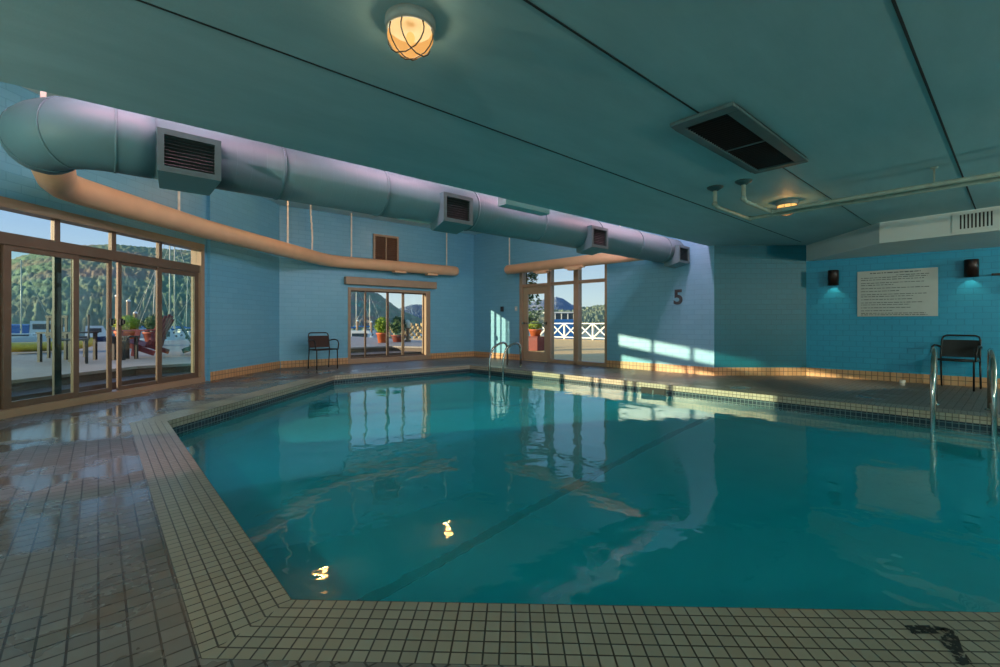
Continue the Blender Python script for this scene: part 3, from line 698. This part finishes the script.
# ------------------------------------------------------------------ pool ladders
def ladder(label, base, edge_dir, top, gap, reach=.62):
    """base: deck foot of the first rail; edge_dir: unit vector along the pool edge; rails reach over the water to the left of it."""
    k = thing('pool_ladder', label, 'pool ladder', (base[0], base[1], 0), math.atan2(edge_dir[1], edge_dir[0]), 'chrome pool ladders')
    for i in (0, 1):
        x = i * gap; mb = MB()
        pts = [(x, 0, 0), (x, .0, top * .72)]
        pts += [(x, .14 - .14 * math.cos(a), top * .72 + .28 * top * math.sin(a)) for a in [PI * q / 12 for q in range(1, 7)]]
        pts += [(x, .14 + (reach - .18) * q, top * (1 - .30 * q ** 2.0)) for q in (.3, .6, .85)]
        pts += [(x, reach - .03, top * .52), (x, reach, top * .3), (x, reach, -.2), (x, reach, -.95)]
        mb.tube(pts, .026, 12); mb.build('rail', M_steel, k)
        mb = MB(); mb.lathe([(0, 0), (.05, 0), (.05, .008), (.028, .022), (0, .022)], (x, 0, 0), 16); mb.build('escutcheon', M_steel, k)
    for z in (-.3, -.56, -.82):
        mb = MB(); mb.box((gap / 2, reach, z), (gap, .09, .03)); mb.build('tread', M_white, k, bevel=.006)
ladder('near chrome pool ladder in front of the black chair', (7.99, .235), (-.07, .9975), .72, .48, .72)
ladder('far chrome pool ladder before the glazed door', (7.40, 7.69), (-.09, .996), .56, .42, .60)

# ------------------------------------------------------------------ small things on the deck
cp = thing('paper_cup', 'small white cup on the deck by the right wall', 'cup', (10.03, 1.29, 0)); cp.scale = (.82,) * 3
MB().lathe([(0, 0), (.038, 0), (.05, .10), (.046, .10), (.035, .006), (0, .006)], (0, 0, 0), 18).build('cup_body', M_white, cp)
MB().lathe([(.05, .098), (.053, .103), (.05, .108), (.046, .104)], (0, 0, 0), 18).build('rim', M_white, cp)
fe2 = Frame((6.8, 8.85), (7.6, -2.6))
sk = thing('pool_skimmer', 'dark skimmer mouth in the waterline tile of the right pool edge', 'skimmer', fe2.pt(4.72, -.002, -.14), math.atan2(fe2.t.y, fe2.t.x))
MB().box((0, 0, 0), (.44, .012, .13)).build('opening', M_dark, sk); MB().box((0, -.008, -.02), (.016, .006, .09)).build('divider', M_grille, sk)

def mark_mat():
    M = Mat('worn_black_paint'); b = M.n('ShaderNodeBsdfPrincipled'); b.inputs['Base Color'].default_value = lin(10, 11, 13); b.inputs['Roughness'].default_value = .5
    t = M.n('ShaderNodeBsdfTransparent'); nz = M.noise(M.coord(), 55, 3, .6)
    fa = M.ramp(nz.outputs[0], [(.43, (0, 0, 0, 1)), (.49, (1, 1, 1, 1))]); mx = M.n('ShaderNodeMixShader')
    M.l(fa, mx.inputs[0]); M.l(t.outputs[0], mx.inputs[1]); M.l(b.outputs[0], mx.inputs[2]); M.l(mx.outputs[0], M.out.inputs['Surface']); return M.m
mb = MB()
def deckpt(px, py):
    Z = .457 * 1.05 / ((py - 322) / 1000); return world((px - 500) / 457 * Z, Z)
M_mark = mark_mat()
mb.face([(*deckpt(*p), .003) for p in ((903, 626), (912, 634.5), (942, 634.5), (946, 628.5), (930, 626))][::-1])
mb.face([(*deckpt(*p), .003) for p in ((940, 629), (941, 643), (948, 652), (961, 667), (973, 664.5), (963, 651), (957, 634), (948, 628.5))][::-1])
tag(mb.build('floor_marking', M_mark), 'worn black marking on the coping tiles at lower right', 'floor marking')

# ------------------------------------------------------------------ outside: terrace, pier, harbour
M_terr = plain('shaded_grey_terrace_boards', lin(140, 130, 130), .6, 0, .08, 5)  # boards darkened in colour to stand for shade over the terrace
M_pier = plain('sun_gold_pier_boards', lin(232, 190, 120), .6, 0, .1, 4)  # the low sun's gold is put into the board colour
M_step = plain('dark_step_boards', lin(84, 66, 60), .6, 0, .1, 5)
M_sea = plain('harbour_water', lin(70, 100, 128), .12, 0, .1, .2)
cor = (.50, 9.92)
terr = [LW(-9, .95), cor, (1.72, 9.92), (3.0, 11.34), (3.25, 11.34), (3.3, 13.0), (6.9, 13.0), (7.75, 11.35), (8.4, 11.35), (8.4, 12.6), (10, 13.2), (10, 23), (-3, 23), (-15, 14), (-16, 4)]
tro = struct(MB().prism(terr, .255, .30).build('terrace', M_terr), 'raised grey terrace outside the sliding doors', 'terrace')
MB().prism([LW(-9, .98), (cor[0] - .02, cor[1] + .05), (1.72, 9.97), (2.98, 11.38), (3.25, 11.38), (3.28, 13.03), (6.92, 13.03), (7.78, 11.38), (8.37, 11.38), (8.37, 12.6), (9.97, 13.2), (9.97, 22.97), (-3, 22.97), (-15, 13.97), (-15.9, 4)], -3, .255).build('riser', M_step, tro, label='dark boards facing the terrace edge')
mb = MB(); mb.prism([LW(-9, .47), LW(.6, .47), (.46, 9.2), (1.5, 9.8), (1.74, 9.93), cor, LW(-9, .96)], -.6, .15); mb.prism([(3.28, 12.0), (7.35, 12.0), (6.9, 13.02), (3.28, 13.02)], -.6, .15)
struct(mb.build('terrace_steps', M_step), 'dark terrace steps just outside the glass doors', 'steps')
mb = MB(); mb.prism([LW(-9, .22), LW(2.0, .22), (1.74, 9.93), (.5, 9.92), LW(-9, 1.2)], -3, -.01); mb.prism([(3.2, 11.3), (7.8, 11.3), (7.8, 13.1), (3.2, 13.1)], -3, -.012)
struct(mb.build('ground', M_step), 'low ground strip outside the glass doors', 'ground')
mb = MB(); mb.prism([(8.86, 11.6), (9.3, 3.9), (22.5, 3.9), (22.5, 26), (10.02, 26), (10.02, 12.9), (8.86, 12.5)], -3, -.02)
struct(mb.build('pier', M_pier), 'sunlit wooden pier deck outside the glazed door', 'pier')
mb = MB(); N = 40
mb.face([(700 * math.cos(2 * PI * k / N), 700 * math.sin(2 * PI * k / N), -2.5) for k in range(N)])
struct(mb.build('harbour_water', M_sea), 'blue harbour water beyond the terrace', 'water')

# hills: skyline heights by bearing, each a ridge climbing from the shore
def forest(name, c, brown, far=False):
    M = Mat(name); ob = M.coord(); n1 = M.noise(ob, .22 if not far else .05, 6, .75); n2 = M.noise(ob, .016, 4, .6)
    base = M.ramp(n1.outputs[0], [(.30, tuple(x * .62 for x in c[:3]) + (1,)), (.5, c), (.72, tuple(min(1, x * 1.25) for x in c[:3]) + (1,))])
    col = M.mix(M.ramp(n2.outputs[0], [(.48, (0, 0, 0, 1)), (.62, (.75,) * 3 + (1,))]), base, brown)
    M.bsdf(col, .9, 0, n1.outputs[0], .25, 3.0); return M.m
def skyline(tab, px):
    for (a, ya), (b, yb) in zip(tab, tab[1:]):
        if a <= px <= b: return ya + (yb - ya) * (px - a) / (b - a)
    return tab[0][1] if px < tab[0][0] else tab[-1][1]
def hills(name, tab, D0, D1, mat, label, rough, seed):
    rd = random.Random(seed); mb = MB(); rows = []
    px0, px1 = tab[0][0], tab[-1][0]; n = 420; a0 = math.atan((px0 - 500) / 457); a1 = math.atan((px1 - 500) / 457)
    for i in range(n + 1):
        a = a0 + (a1 - a0) * i / n; px = 500 + 457 * math.tan(a); h1 = (322 - skyline(tab, px)) / 457 * math.cos(a) * D1; row = []
        for j in range(73):
            t = j / 60; D = D0 + (D1 - D0) * min(t, 1.3); tt = min(1, t)
            h = (h1 + 1.05) * (tt ** .85) - 2.6 if t <= 1 else (h1 - 1.55) * (1 - (t - 1) * 3.4)
            bump = rd.uniform(-1, 1) * rough * (1 if t < .96 else .55) * (0 if j == 0 else 1)
            X, Z = math.sin(a) * D, math.cos(a) * D; row.append((*world(X, Z), h + bump))
        rows.append(row)
    mb.grid(rows, smooth=True); return struct(mb.build(name, mat), label, 'hill')
hills('hillside', [(-900, 262), (-300, 256), (-60, 262), (8, 257), (27, 251), (60, 243), (112, 241), (165, 246), (230, 250), (300, 262), (345, 284), (378, 291), (389, 299), (399, 307), (420, 316), (450, 326)], 190, 520,
      forest('forest_hill', lin(120, 138, 106), lin(150, 122, 106)), 'forested hill across the marina behind the left doors', .9, 1)
hills('far_hill', [(330, 322), (384, 309), (399, 307.5), (412, 303.5), (423, 303.5), (470, 308), (515, 314)], 700, 1100, forest('haze_blue_hill', lin(104, 126, 144), lin(112, 128, 138), True), 'haze-blue distant hill seen through the small window', 2, 2)  # distance haze is painted in as a bluer hill colour
hills('mountain', [(500, 312), (528, 302), (543, 299), (551, 297.8), (556, 296), (563, 298), (572, 304), (590, 312), (620, 320)], 1100, 1700, forest('haze_grey_mountain', lin(128, 146, 170), lin(196, 192, 192), True), 'haze-paled grey-blue rocky mountain far beyond the pier', 3, 3)  # mountain colour paled and blued to carry the distance haze
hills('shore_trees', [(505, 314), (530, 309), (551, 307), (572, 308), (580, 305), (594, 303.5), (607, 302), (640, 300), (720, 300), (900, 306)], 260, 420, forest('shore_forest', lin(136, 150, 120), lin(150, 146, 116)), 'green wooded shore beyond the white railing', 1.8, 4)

# ------------------------------------------------------------------ outside: terrace furniture
M_red = plain('red_painted_wood', lin(122, 36, 46), .5); M_grn = plain('dark_green_painted_wood', lin(48, 78, 72), .5); M_dkw = plain('dark_brown_wood', lin(30, 24, 26), .55)
M_terra = plain('terracotta', lin(206, 104, 58), .7); M_terrd = plain('dark_terracotta', lin(150, 66, 48), .7)
M_leafy = plain('yellow_green_foliage', lin(140, 156, 34), .8, 0, .45, 30); M_leafd = plain('dark_green_foliage', lin(62, 88, 44), .8, 0, .45, 24)
M_boatw = plain('white_gelcoat', lin(226, 226, 220), .3, 0, .03); M_boatb = plain('blue_canvas', lin(44, 110, 176), .6); M_navy = plain('navy_hull', lin(36, 54, 92), .35)
M_bglass = plain('boat_window', lin(40, 54, 66), .15); M_mast = plain('pale_aluminium_spar', lin(214, 208, 184), .4); M_wood = plain('weathered_piling', lin(150, 120, 92), .8)
def adirondack(label, loc, rz, mat):
    k = thing('adirondack_chair', label, 'chair', loc, rz, 'adirondack chairs on the terrace')     # faces local -y
    mb = MB()
    for i in range(6):
        t = i / 5; mb.box((0, -.30 + t * .50, .36 - t * .13), (.54, .085, .02), (1, 0, 0), (0, .968, -.25), (0, .25, .968))
    mb.build('seat', mat, k)
    mb = MB(); hs = (.66, .74, .78, .74, .66)
    for i, h in enumerate(hs):
        x = (i - 2) * .105; tl = Vector((x * .16, .45, .90)).normalized(); c = Vector((x, .18, .22)) + tl * h / 2
        mb.box(c, (.092, .02, h), (1, 0, 0), tuple(tl.cross(Vector((1, 0, 0)))), tuple(tl))
    mb.box((0, .30, .40), (.56, .03, .06)); mb.build('backrest', mat, k)
    for sx in (-1, 1):
        mb = MB(); mb.box((sx * .33, -.04, .575), (.12, .72, .022)); mb.build('armrest', mat, k)
        mb = MB(); mb.box((sx * .29, -.30, .29), (.03, .10, .58), (1, 0, 0), (0, .985, -.17), (0, .17, .985)); mb.build('leg', mat, k)
        mb = MB(); mb.box((sx * .265, .02, .22), (.03, .74, .10), (1, 0, 0), (0, .94, -.34), (0, .34, .94)); mb.build('leg', mat, k)
    return k
def wz(X, Z, z=.30): return (*world(X, Z), z)
# local -y of a chair turned by rz; the view's left is (-.7512,.6601) in room axes
adirondack('red adirondack chair beside the round bush outside the sliding doors', wz(-7.62, 9.75), math.atan2(-.7512, -.6601) + .15, M_red)
adirondack('dark green adirondack chair at the right end of the sliding doors', wz(-6.9, 10.6), math.atan2(-.7512, -.6601) - 2.6, M_grn)
def low_table(label, loc, rz, w, d, h):
    k = thing('side_table', label, 'table', loc, rz, 'dark tables on the terrace')
    MB().box((0, 0, h - .015), (w, d, .03)).build('tabletop', M_dkw, k)
    for sx in (-1, 1):
        for sy in (-1, 1): MB().box((sx * (w / 2 - .04), sy * (d / 2 - .04), (h - .03) / 2), (.05, .05, h - .03)).build('leg', M_dkw, k)
low_table('small dark side table in front of the terracotta pots', wz(-7.5, 9.15), -YAW, .26, .4, .47)
low_table('dark patio table on the terrace behind the left door pane', wz(-8.36, 8.85), -YAW, .66, .6, .56)
def slat_chair(label, loc, rz):
    k = thing('garden_chair', label, 'chair', loc, rz, 'dark garden chairs at the patio table')
    MB().box((0, 0, .43), (.46, .44, .03)).build('seat', M_dkw, k)
    mb = MB()
    for i in range(5): mb.box(((i - 2) * .095, .22, .66), (.05, .02, .44))
    mb.box((0, .22, .86), (.46, .03, .05)); mb.box((0, .22, .48), (.46, .03, .04)); mb.build('backrest', M_dkw, k)
    for sx in (-1, 1):
        for sy in (-1, 1): MB().box((sx * .2, sy * .19, .207), (.04, .04, .415)).build('leg', M_dkw, k)
slat_chair('dark garden chair by the patio table, back seen between two door posts', wz(-9.19, 9.7), PI - YAW)
slat_chair('dark garden chair turned sideways beside the bronze door stile', wz(-7.72, 8.25), -YAW - .82)
def blob_plant(mb, c, r, n, leaf, rd):
    for i in range(n):
        u = rd.uniform(-1, 1); a = rd.uniform(0, 2 * PI); q = math.sqrt(1 - u * u); k = rd.uniform(.82, 1.05)
        p = Vector((c[0] + r[0] * k * q * math.cos(a), c[1] + r[1] * k * q * math.sin(a), c[2] + r[2] * k * u))
        d = Vector((rd.uniform(-1, 1), rd.uniform(-1, 1), rd.uniform(-1, 1))).normalized(); e = d.orthogonal().normalized() * leaf * .45; d = d * leaf
        mb.face([p - d * .5, p + e * .5, p + d * .5, p - e * .5])
def potted(name, label, loc, pot_r, pot_h, potm, leafm, br, bz, n=600, leaf=.06, stem=False):
    k = thing(name, label, 'potted plant', loc)
    MB().lathe([(0, 0), (pot_r * .72, 0), (pot_r, pot_h * .86), (pot_r * 1.08, pot_h * .86), (pot_r * 1.08, pot_h), (pot_r * .92, pot_h), (pot_r * .9, pot_h * .9), (0, pot_h * .9)], (0, 0, 0), 20).build('pot', potm, k)
    mb = MB(); rd = random.Random(hash(label) % 1000 if False else len(label)); mb.ball((0, 0, bz), (br[0] * .86, br[1] * .86, br[2] * .86), 16, 10, .06); blob_plant(mb, (0, 0, bz), br, n, leaf, rd); mb.build('foliage', leafm, k)
    if stem: MB().tube([(0, 0, pot_h * .8), (0, 0, bz)], .03, 8).build('stem', M_dkw, k)
potted('potted_bush', 'round clipped yellow-green bush in a terracotta pot by the red chair', wz(-11.75, 14.4), .30, .46, M_terra, M_leafy, (.36, .36, .30), .68)
potted('potted_bush', 'darker round bush in a brown pot just right of the clipped bush', wz(-10.95, 14.5), .30, .44, M_terrd, M_leafd, (.34, .34, .28), .70)
potted('potted_palm', 'yellow-green potted plant in orange pot outside the small window', wz(-4.27, 16.6), .21, .36, M_terra, M_leafy, (.24, .24, .28), .62, 300, .18)
potted('potted_shrub', 'dark green potted shrub beside the orange pot outside the small window', wz(-3.85, 17.3), .26, .26, M_terrd, M_leafd, (.26, .26, .34), .62, 300, .18)
k = thing('kayak', 'yellow and red kayak lying on the terrace', 'kayak', wz(-11.2, 11.2), -YAW + 1.12)
mb = MB(); rows = []
for i in range(13):
    t = i / 12; x = (t - .5) * 2.1; w = .30 * math.sin(PI * min(.995, max(.005, t))) ** .6; rows.append([(x, w * math.cos(a), .15 + .12 * math.sin(a) + .10 * (2 * t - 1) ** 4) for a in [2 * PI * q / 10 for q in range(10)]])
mb.grid(rows[2:], True); mb.cap(rows[-1]); mb.build('hull', plain('yellow_plastic', lin(226, 176, 40), .4), k)
mb = MB(); mb.grid(rows[:3], True); mb.cap(rows[0], True); mb.build('bow', plain('red_plastic', lin(206, 52, 48), .4), k, label='red bow')
sp_ = thing('post_lantern', 'white lantern post standing behind the small window', 'lantern post', wz(-3.55, 17.6))
MB().lathe([(0, 0), (.12, 0), (.12, .05), (.07, .08), (.06, .45), (.11, .52), (0, .52)], (0, 0, 0), 14).build('post', M_wood, sp_); MB().lathe([(.08, .52), (.11, .6), (.10, .74), (.05, .82), (0, .84)], (0, 0, 0), 14).build('lantern', M_mast, sp_)

# pier: railing, planter, tree
rl = thing('pier_railing', 'white lattice railing with crossed braces along the pier', 'railing', (22.0, 11.0, -.02), PI / 2)
NB = 11
for i in range(NB + 1):
    MB().box((-2 + i * 1.1, 0, .5), (.09, .09, 1.0)).build('post', M_boatw, rl)
MB().box((-2 + NB * .55, 0, .98), (NB * 1.1, .12, .06)).build('top_rail', M_boatw, rl); MB().box((-2 + NB * .55, 0, .12), (NB * 1.1, .07, .06)).build('bottom_rail', M_boatw, rl)
for i in range(NB):
    cx = -2 + (i + .5) * 1.1; d = Vector((1.0, 0, .80)).normalized(); mb = MB()
    mb.box((cx, 0, .55), (1.24, .05, .07), tuple(d), (0, 1, 0), tuple(Vector((-d.z, 0, d.x)))); d2 = Vector((d.x, 0, -d.z)); mb.box((cx, .03, .55), (1.24, .05, .07), tuple(d2), (0, 1, 0), (d.z, 0, d.x)); mb.build('brace', M_boatw, rl)
M_plred = plain('dark_red_planter', lin(112, 42, 38), .7)
pl = thing('planter_box', 'dark red planter box outside the glazed door', 'planter', wz(1.33, 17.2, -.02), .2)
mb = MB(); mb.box((0, 0, .25), (.5, .5, .5)); mb.build('box', M_plred, pl, bevel=.01); MB().box((0, 0, .51), (.56, .56, .05)).build('rim', M_plred, pl, bevel=.01)
potted('potted_plant', 'bushy plant in a bright orange pot on the red planter', wz(1.33, 17.2, .515), .24, .26, M_terra, M_leafy, (.26, .26, .16), .40, 400, .1)
tr = thing('young_tree', 'leafy young tree behind the glazed door reaching the transom', 'tree', wz(1.15, 19.2, -.02))
MB().tube([(0, 0, 0), (.05, .02, 1.2), (-.03, .05, 2.4), (.0, 0, 3.6)], [.06, .05, .04, .02], 8).build('trunk', M_dkw, tr)
mb = MB(); rd = random.Random(5)
for c, r in (((.1, 0, 1.7), (.6, .5, .7)), ((-.1, .1, 2.4), (.5, .45, .5)), ((-.1, 0, 2.9), (.5, .45, .4)), ((-.2, 0, 3.3), (.55, .5, .5)), ((-.5, 0, 3.9), (.6, .5, .5)), ((.1, .0, 1.0), (.3, .3, .3))): blob_plant(mb, c, r, 260, .2, rd)
mb.build('foliage', M_leafd, tr)

# rocks of the jetty
M_rock = plain('pale_jetty_rock', lin(176, 152, 112), .85, 0, .3, .8)
rd = random.Random(11); proto = []
for q in range(4):
    mb = MB(); mb.ball((0, 0, 0), (.56, .52, .46), 8, 6, .14)
    for i in range(len(mb.sm)): mb.sm[i] = False
    o = mb.build('jetty_rock', M_rock); proto.append(o)
used = [False] * 4; kk = 0
for row_ in range(5):
    for i in range(10):
        X = -25.6 + i * 1.22 + (row_ % 2) * .6 + rd.uniform(-.06, .06); Z = 98 + row_ * .62 + rd.uniform(-.06, .06); q = kk % 4; kk += 1
        o = proto[q] if not used[q] else proto[q].copy()
        if used[q]: COL.objects.link(o)
        used[q] = True; o.location = wz(X, Z, -2.35 + row_ * .68); o.rotation_euler = (rd.uniform(-.4, .4), rd.uniform(-.4, .4), rd.uniform(0, 6.28)); sc_ = rd.uniform(.85, 1.15); o.scale = (sc_,) * 3
        tag(o, 'pale boulder in the stone jetty across the harbour', 'rock', 'boulders of the stone jetty')

# ------------------------------------------------------------------ boats
def boat(name, label, X, Z, head, L_, beam, hullm, cabin=None, canvas=None, mast=0, lean=0, group='boats in the marina'):
    k = thing(name, label, 'boat', wz(X, Z, -2.5), head, group); fb = L_ * .12; mb = MB(); rows = []
    for i in range(13):
        t = i / 12; w = beam / 2 * (1 - max(0, (t - .45) / .55) ** 2.2) * (.86 + .14 * min(1, t * 4)); w = max(w, .02); sh = fb * (1 + .45 * t ** 2); x = (t - .5) * L_
        rows.append([(x, -w, sh), (x, -w * .92, sh * .45), (x, -w * .55, -.12), (x, 0, -.25), (x, w * .55, -.12), (x, w * .92, sh * .45), (x, w, sh)])
    mb.grid(rows); mb.face(rows[0][::-1]); mb.build('hull', hullm, k)
    mb = MB()
    for a, b in zip(rows, rows[1:]): mb.face([(a[0][0], a[0][1], a[0][2] - .03), (b[0][0], b[0][1], b[0][2] - .03), (b[6][0], b[6][1], b[6][2] - .03), (a[6][0], a[6][1], a[6][2] - .03)])
    mb.build('deck', M_boatw, k)
    if cabin:
        x0, x1, h = cabin; x0 *= L_; x1 *= L_; w = beam * .36; mb = MB(); A = [(x0, -w, fb * .95), (x1 + h * .5, -w, fb * 1.05), (x1 + h * .5, w, fb * 1.05), (x0, w, fb * .95)]; B = [(x0 + .1, -w * .85, fb + h), (x1, -w * .85, fb + h), (x1, w * .85, fb + h), (x0 + .1, w * .85, fb + h)]
        for i in range(4): mb.face([A[i], A[(i + 1) % 4], B[(i + 1) % 4], B[i]])
        mb.face(B); cb = mb.build('cabin', M_boatw, k)
        mb = MB()
        for sy in (-1, 1):
            mb.box(((x0 + x1) / 2 + .1, sy * w * .94, fb + h * .62), ((x1 - x0) * .8, .05, h * .36))
        mb.box((x0 + .02, 0, fb + h * .6), (.06, w * 1.3, h * .36)); mb.box((x1 + h * .22, 0, fb + h * .6), (.08, w * 1.3, h * .36), (.9, 0, -.42), (0, 1, 0), (.42, 0, .9)); mb.build('cabin_window', M_bglass, cb)
    if canvas:
        x0, x1, h, cm = canvas; x0 *= L_; x1 *= L_; w = beam * .4; mb = MB(); rr = []
        for i in range(7):
            a = PI * i / 6; rr.append([(x0, -w * math.cos(a), fb + h + .25 * math.sin(a)), (x1, -w * math.cos(a), fb + h + .25 * math.sin(a))])
        mb.grid(rr); mb.box(((x0 + x1) / 2, 0, fb + h * .5), (x1 - x0, w * 1.9, h)); mb.build('canvas_top', cm, k)
    if mast:
        mb = MB(); mb.tube([(.05 * L_, 0, fb), (.05 * L_ + lean, 0, fb + mast)], [.11, .075], 8); ms = mb.build('mast', M_mast, k)
        mb = MB(); mb.box((.05 * L_ + lean * .6, 0, fb + mast * .62), (.06, beam * .5, .06)); mb.build('spreader', M_mast, ms)
        mb = MB(); mb.tube([(.05 * L_, 0, fb + 1.3), (-.38 * L_, 0, fb + 1.4)], .14, 8); mb.build('sail_cover', M_boatb, k)
        mb = MB(); mb.tube([(.05 * L_ + lean, 0, fb + mast), (.49 * L_, 0, fb * 1.4)], .025, 5); mb.tube([(.05 * L_ + lean, 0, fb + mast), (-.49 * L_, 0, fb)], .025, 5); mb.build('rigging', M_mast, k)
    return k
vx = lambda px, Z: (px - 500) / 457 * Z
boat('sailboat', 'white sailboat with one tall mast seen through the leftmost door pane', vx(17, 70), 70, -YAW + .5, 9, 2.8, M_boatw, (-.1, .2, .7), None, 12.0)
boat('motor_yacht', 'white motor yacht with blue canvas behind the left door pane', vx(43, 80), 80, -YAW + .5, 9.5, 3.4, M_boatw, (-.15, .2, 2.6), (-.45, -.15, 1.8, M_boatb))
boat('motorboat', 'navy hulled motorboat behind the middle door panel', vx(91, 78), 78, -YAW + .7, 7.5, 2.8, M_navy, (-.1, .2, 2.0), None, 0)
boat('motorboat', 'small white runabout between the door handles', vx(107, 52), 60, -YAW + 1.0, 6.5, 2.4, M_boatw, (-.15, .15, 1.9))
for n_, (px, Z, m, hd, ln, lb) in enumerate(((150, 98, 13.5, .4, .5, 'sailboat with a mid-height mast behind the round bush'), (158, 118, 13.0, .8, -.6, 'sailboat with a leaning mast left of the tall pale masts'), (166, 66, 15.5, .5, 0, 'sailboat carrying the left one of the tall pale masts'),
        (171, 70, 16.5, .6, 0, 'sailboat carrying the right one of the tall pale masts'), (184, 108, 13.5, .9, .3, 'sailboat behind the dark green chair'), (194, 88, 9.0, .7, 0, 'sailboat with a short mast at the right door edge'),
        (354, 95, 10.0, .3, 0, 'sailboat with a pale mast in the left pane of the small window'), (368, 120, 9.5, .5, 0, 'farther sailboat with a thin mast in the small window'))):
    boat('sailboat', lb, vx(px, Z), Z, -YAW + hd, 9, 2.7, M_boatw, (-.12, .18, .7), None, m, ln)
boat('motorboat', 'white motorboat with sloping windscreen close outside the small window', vx(363, 62), 62, -YAW + .15, 5.6, 2.4, M_boatw, (-.3, .15, 1.7))
fb_ = boat('ferry_boat', 'blue ferry boat with a white roof moored beyond the pier railing', vx(561, 50), 50, -YAW + .12, 6.5, 2.8, M_boatb)
mb = MB(); mb.box((-.2, 0, 2.2), (2.9, 2.0, 3.3)); mb.build('superstructure', M_boatb, fb_, bevel=.08)
mb = MB(); mb.box((-.2, 0, 4.18), (2.75, 1.9, .66)); cw = mb.build('window_band', M_bglass, fb_)
mb = MB()
for x_ in (-1.55, -.9, -.2, .5, 1.15):
    for y_ in (-.97, .97): mb.box((x_, y_, 4.18), (.1, .08, .7))
mb.build('posts', M_boatw, cw); MB().box((-.2, 0, 4.56), (3.2, 2.2, .14)).build('roof', M_boatw, fb_, bevel=.05)
for px, top, Z, lb in ((117.5, 296, 46, 'tallest pale dock piling, beside the door handles'), (128.5, 301, 50, 'thin dock piling just left of the round bush'), (135.5, 313, 52, 'dock piling rising behind the round bush'), (357.5, 321, 80, 'short piling in the left pane of the small window'), (371.5, 322, 80, 'short piling near the middle of the small window')):
    k = thing('dock_piling', lb, 'piling', wz(vx(px, Z), Z, -4.0), 0, 'wooden dock pilings'); h = 1.05 + (322 - top) * Z / 457 + 4.0
    MB().tube([(0, 0, 0), (0, 0, h)], [.2, .17], 10).build('shaft', M_wood, k); MB().lathe([(.21, h - .05), (.21, h + .05), (0, h + .2)], (0, 0, 0), 10).build('cap', M_boatw, k)
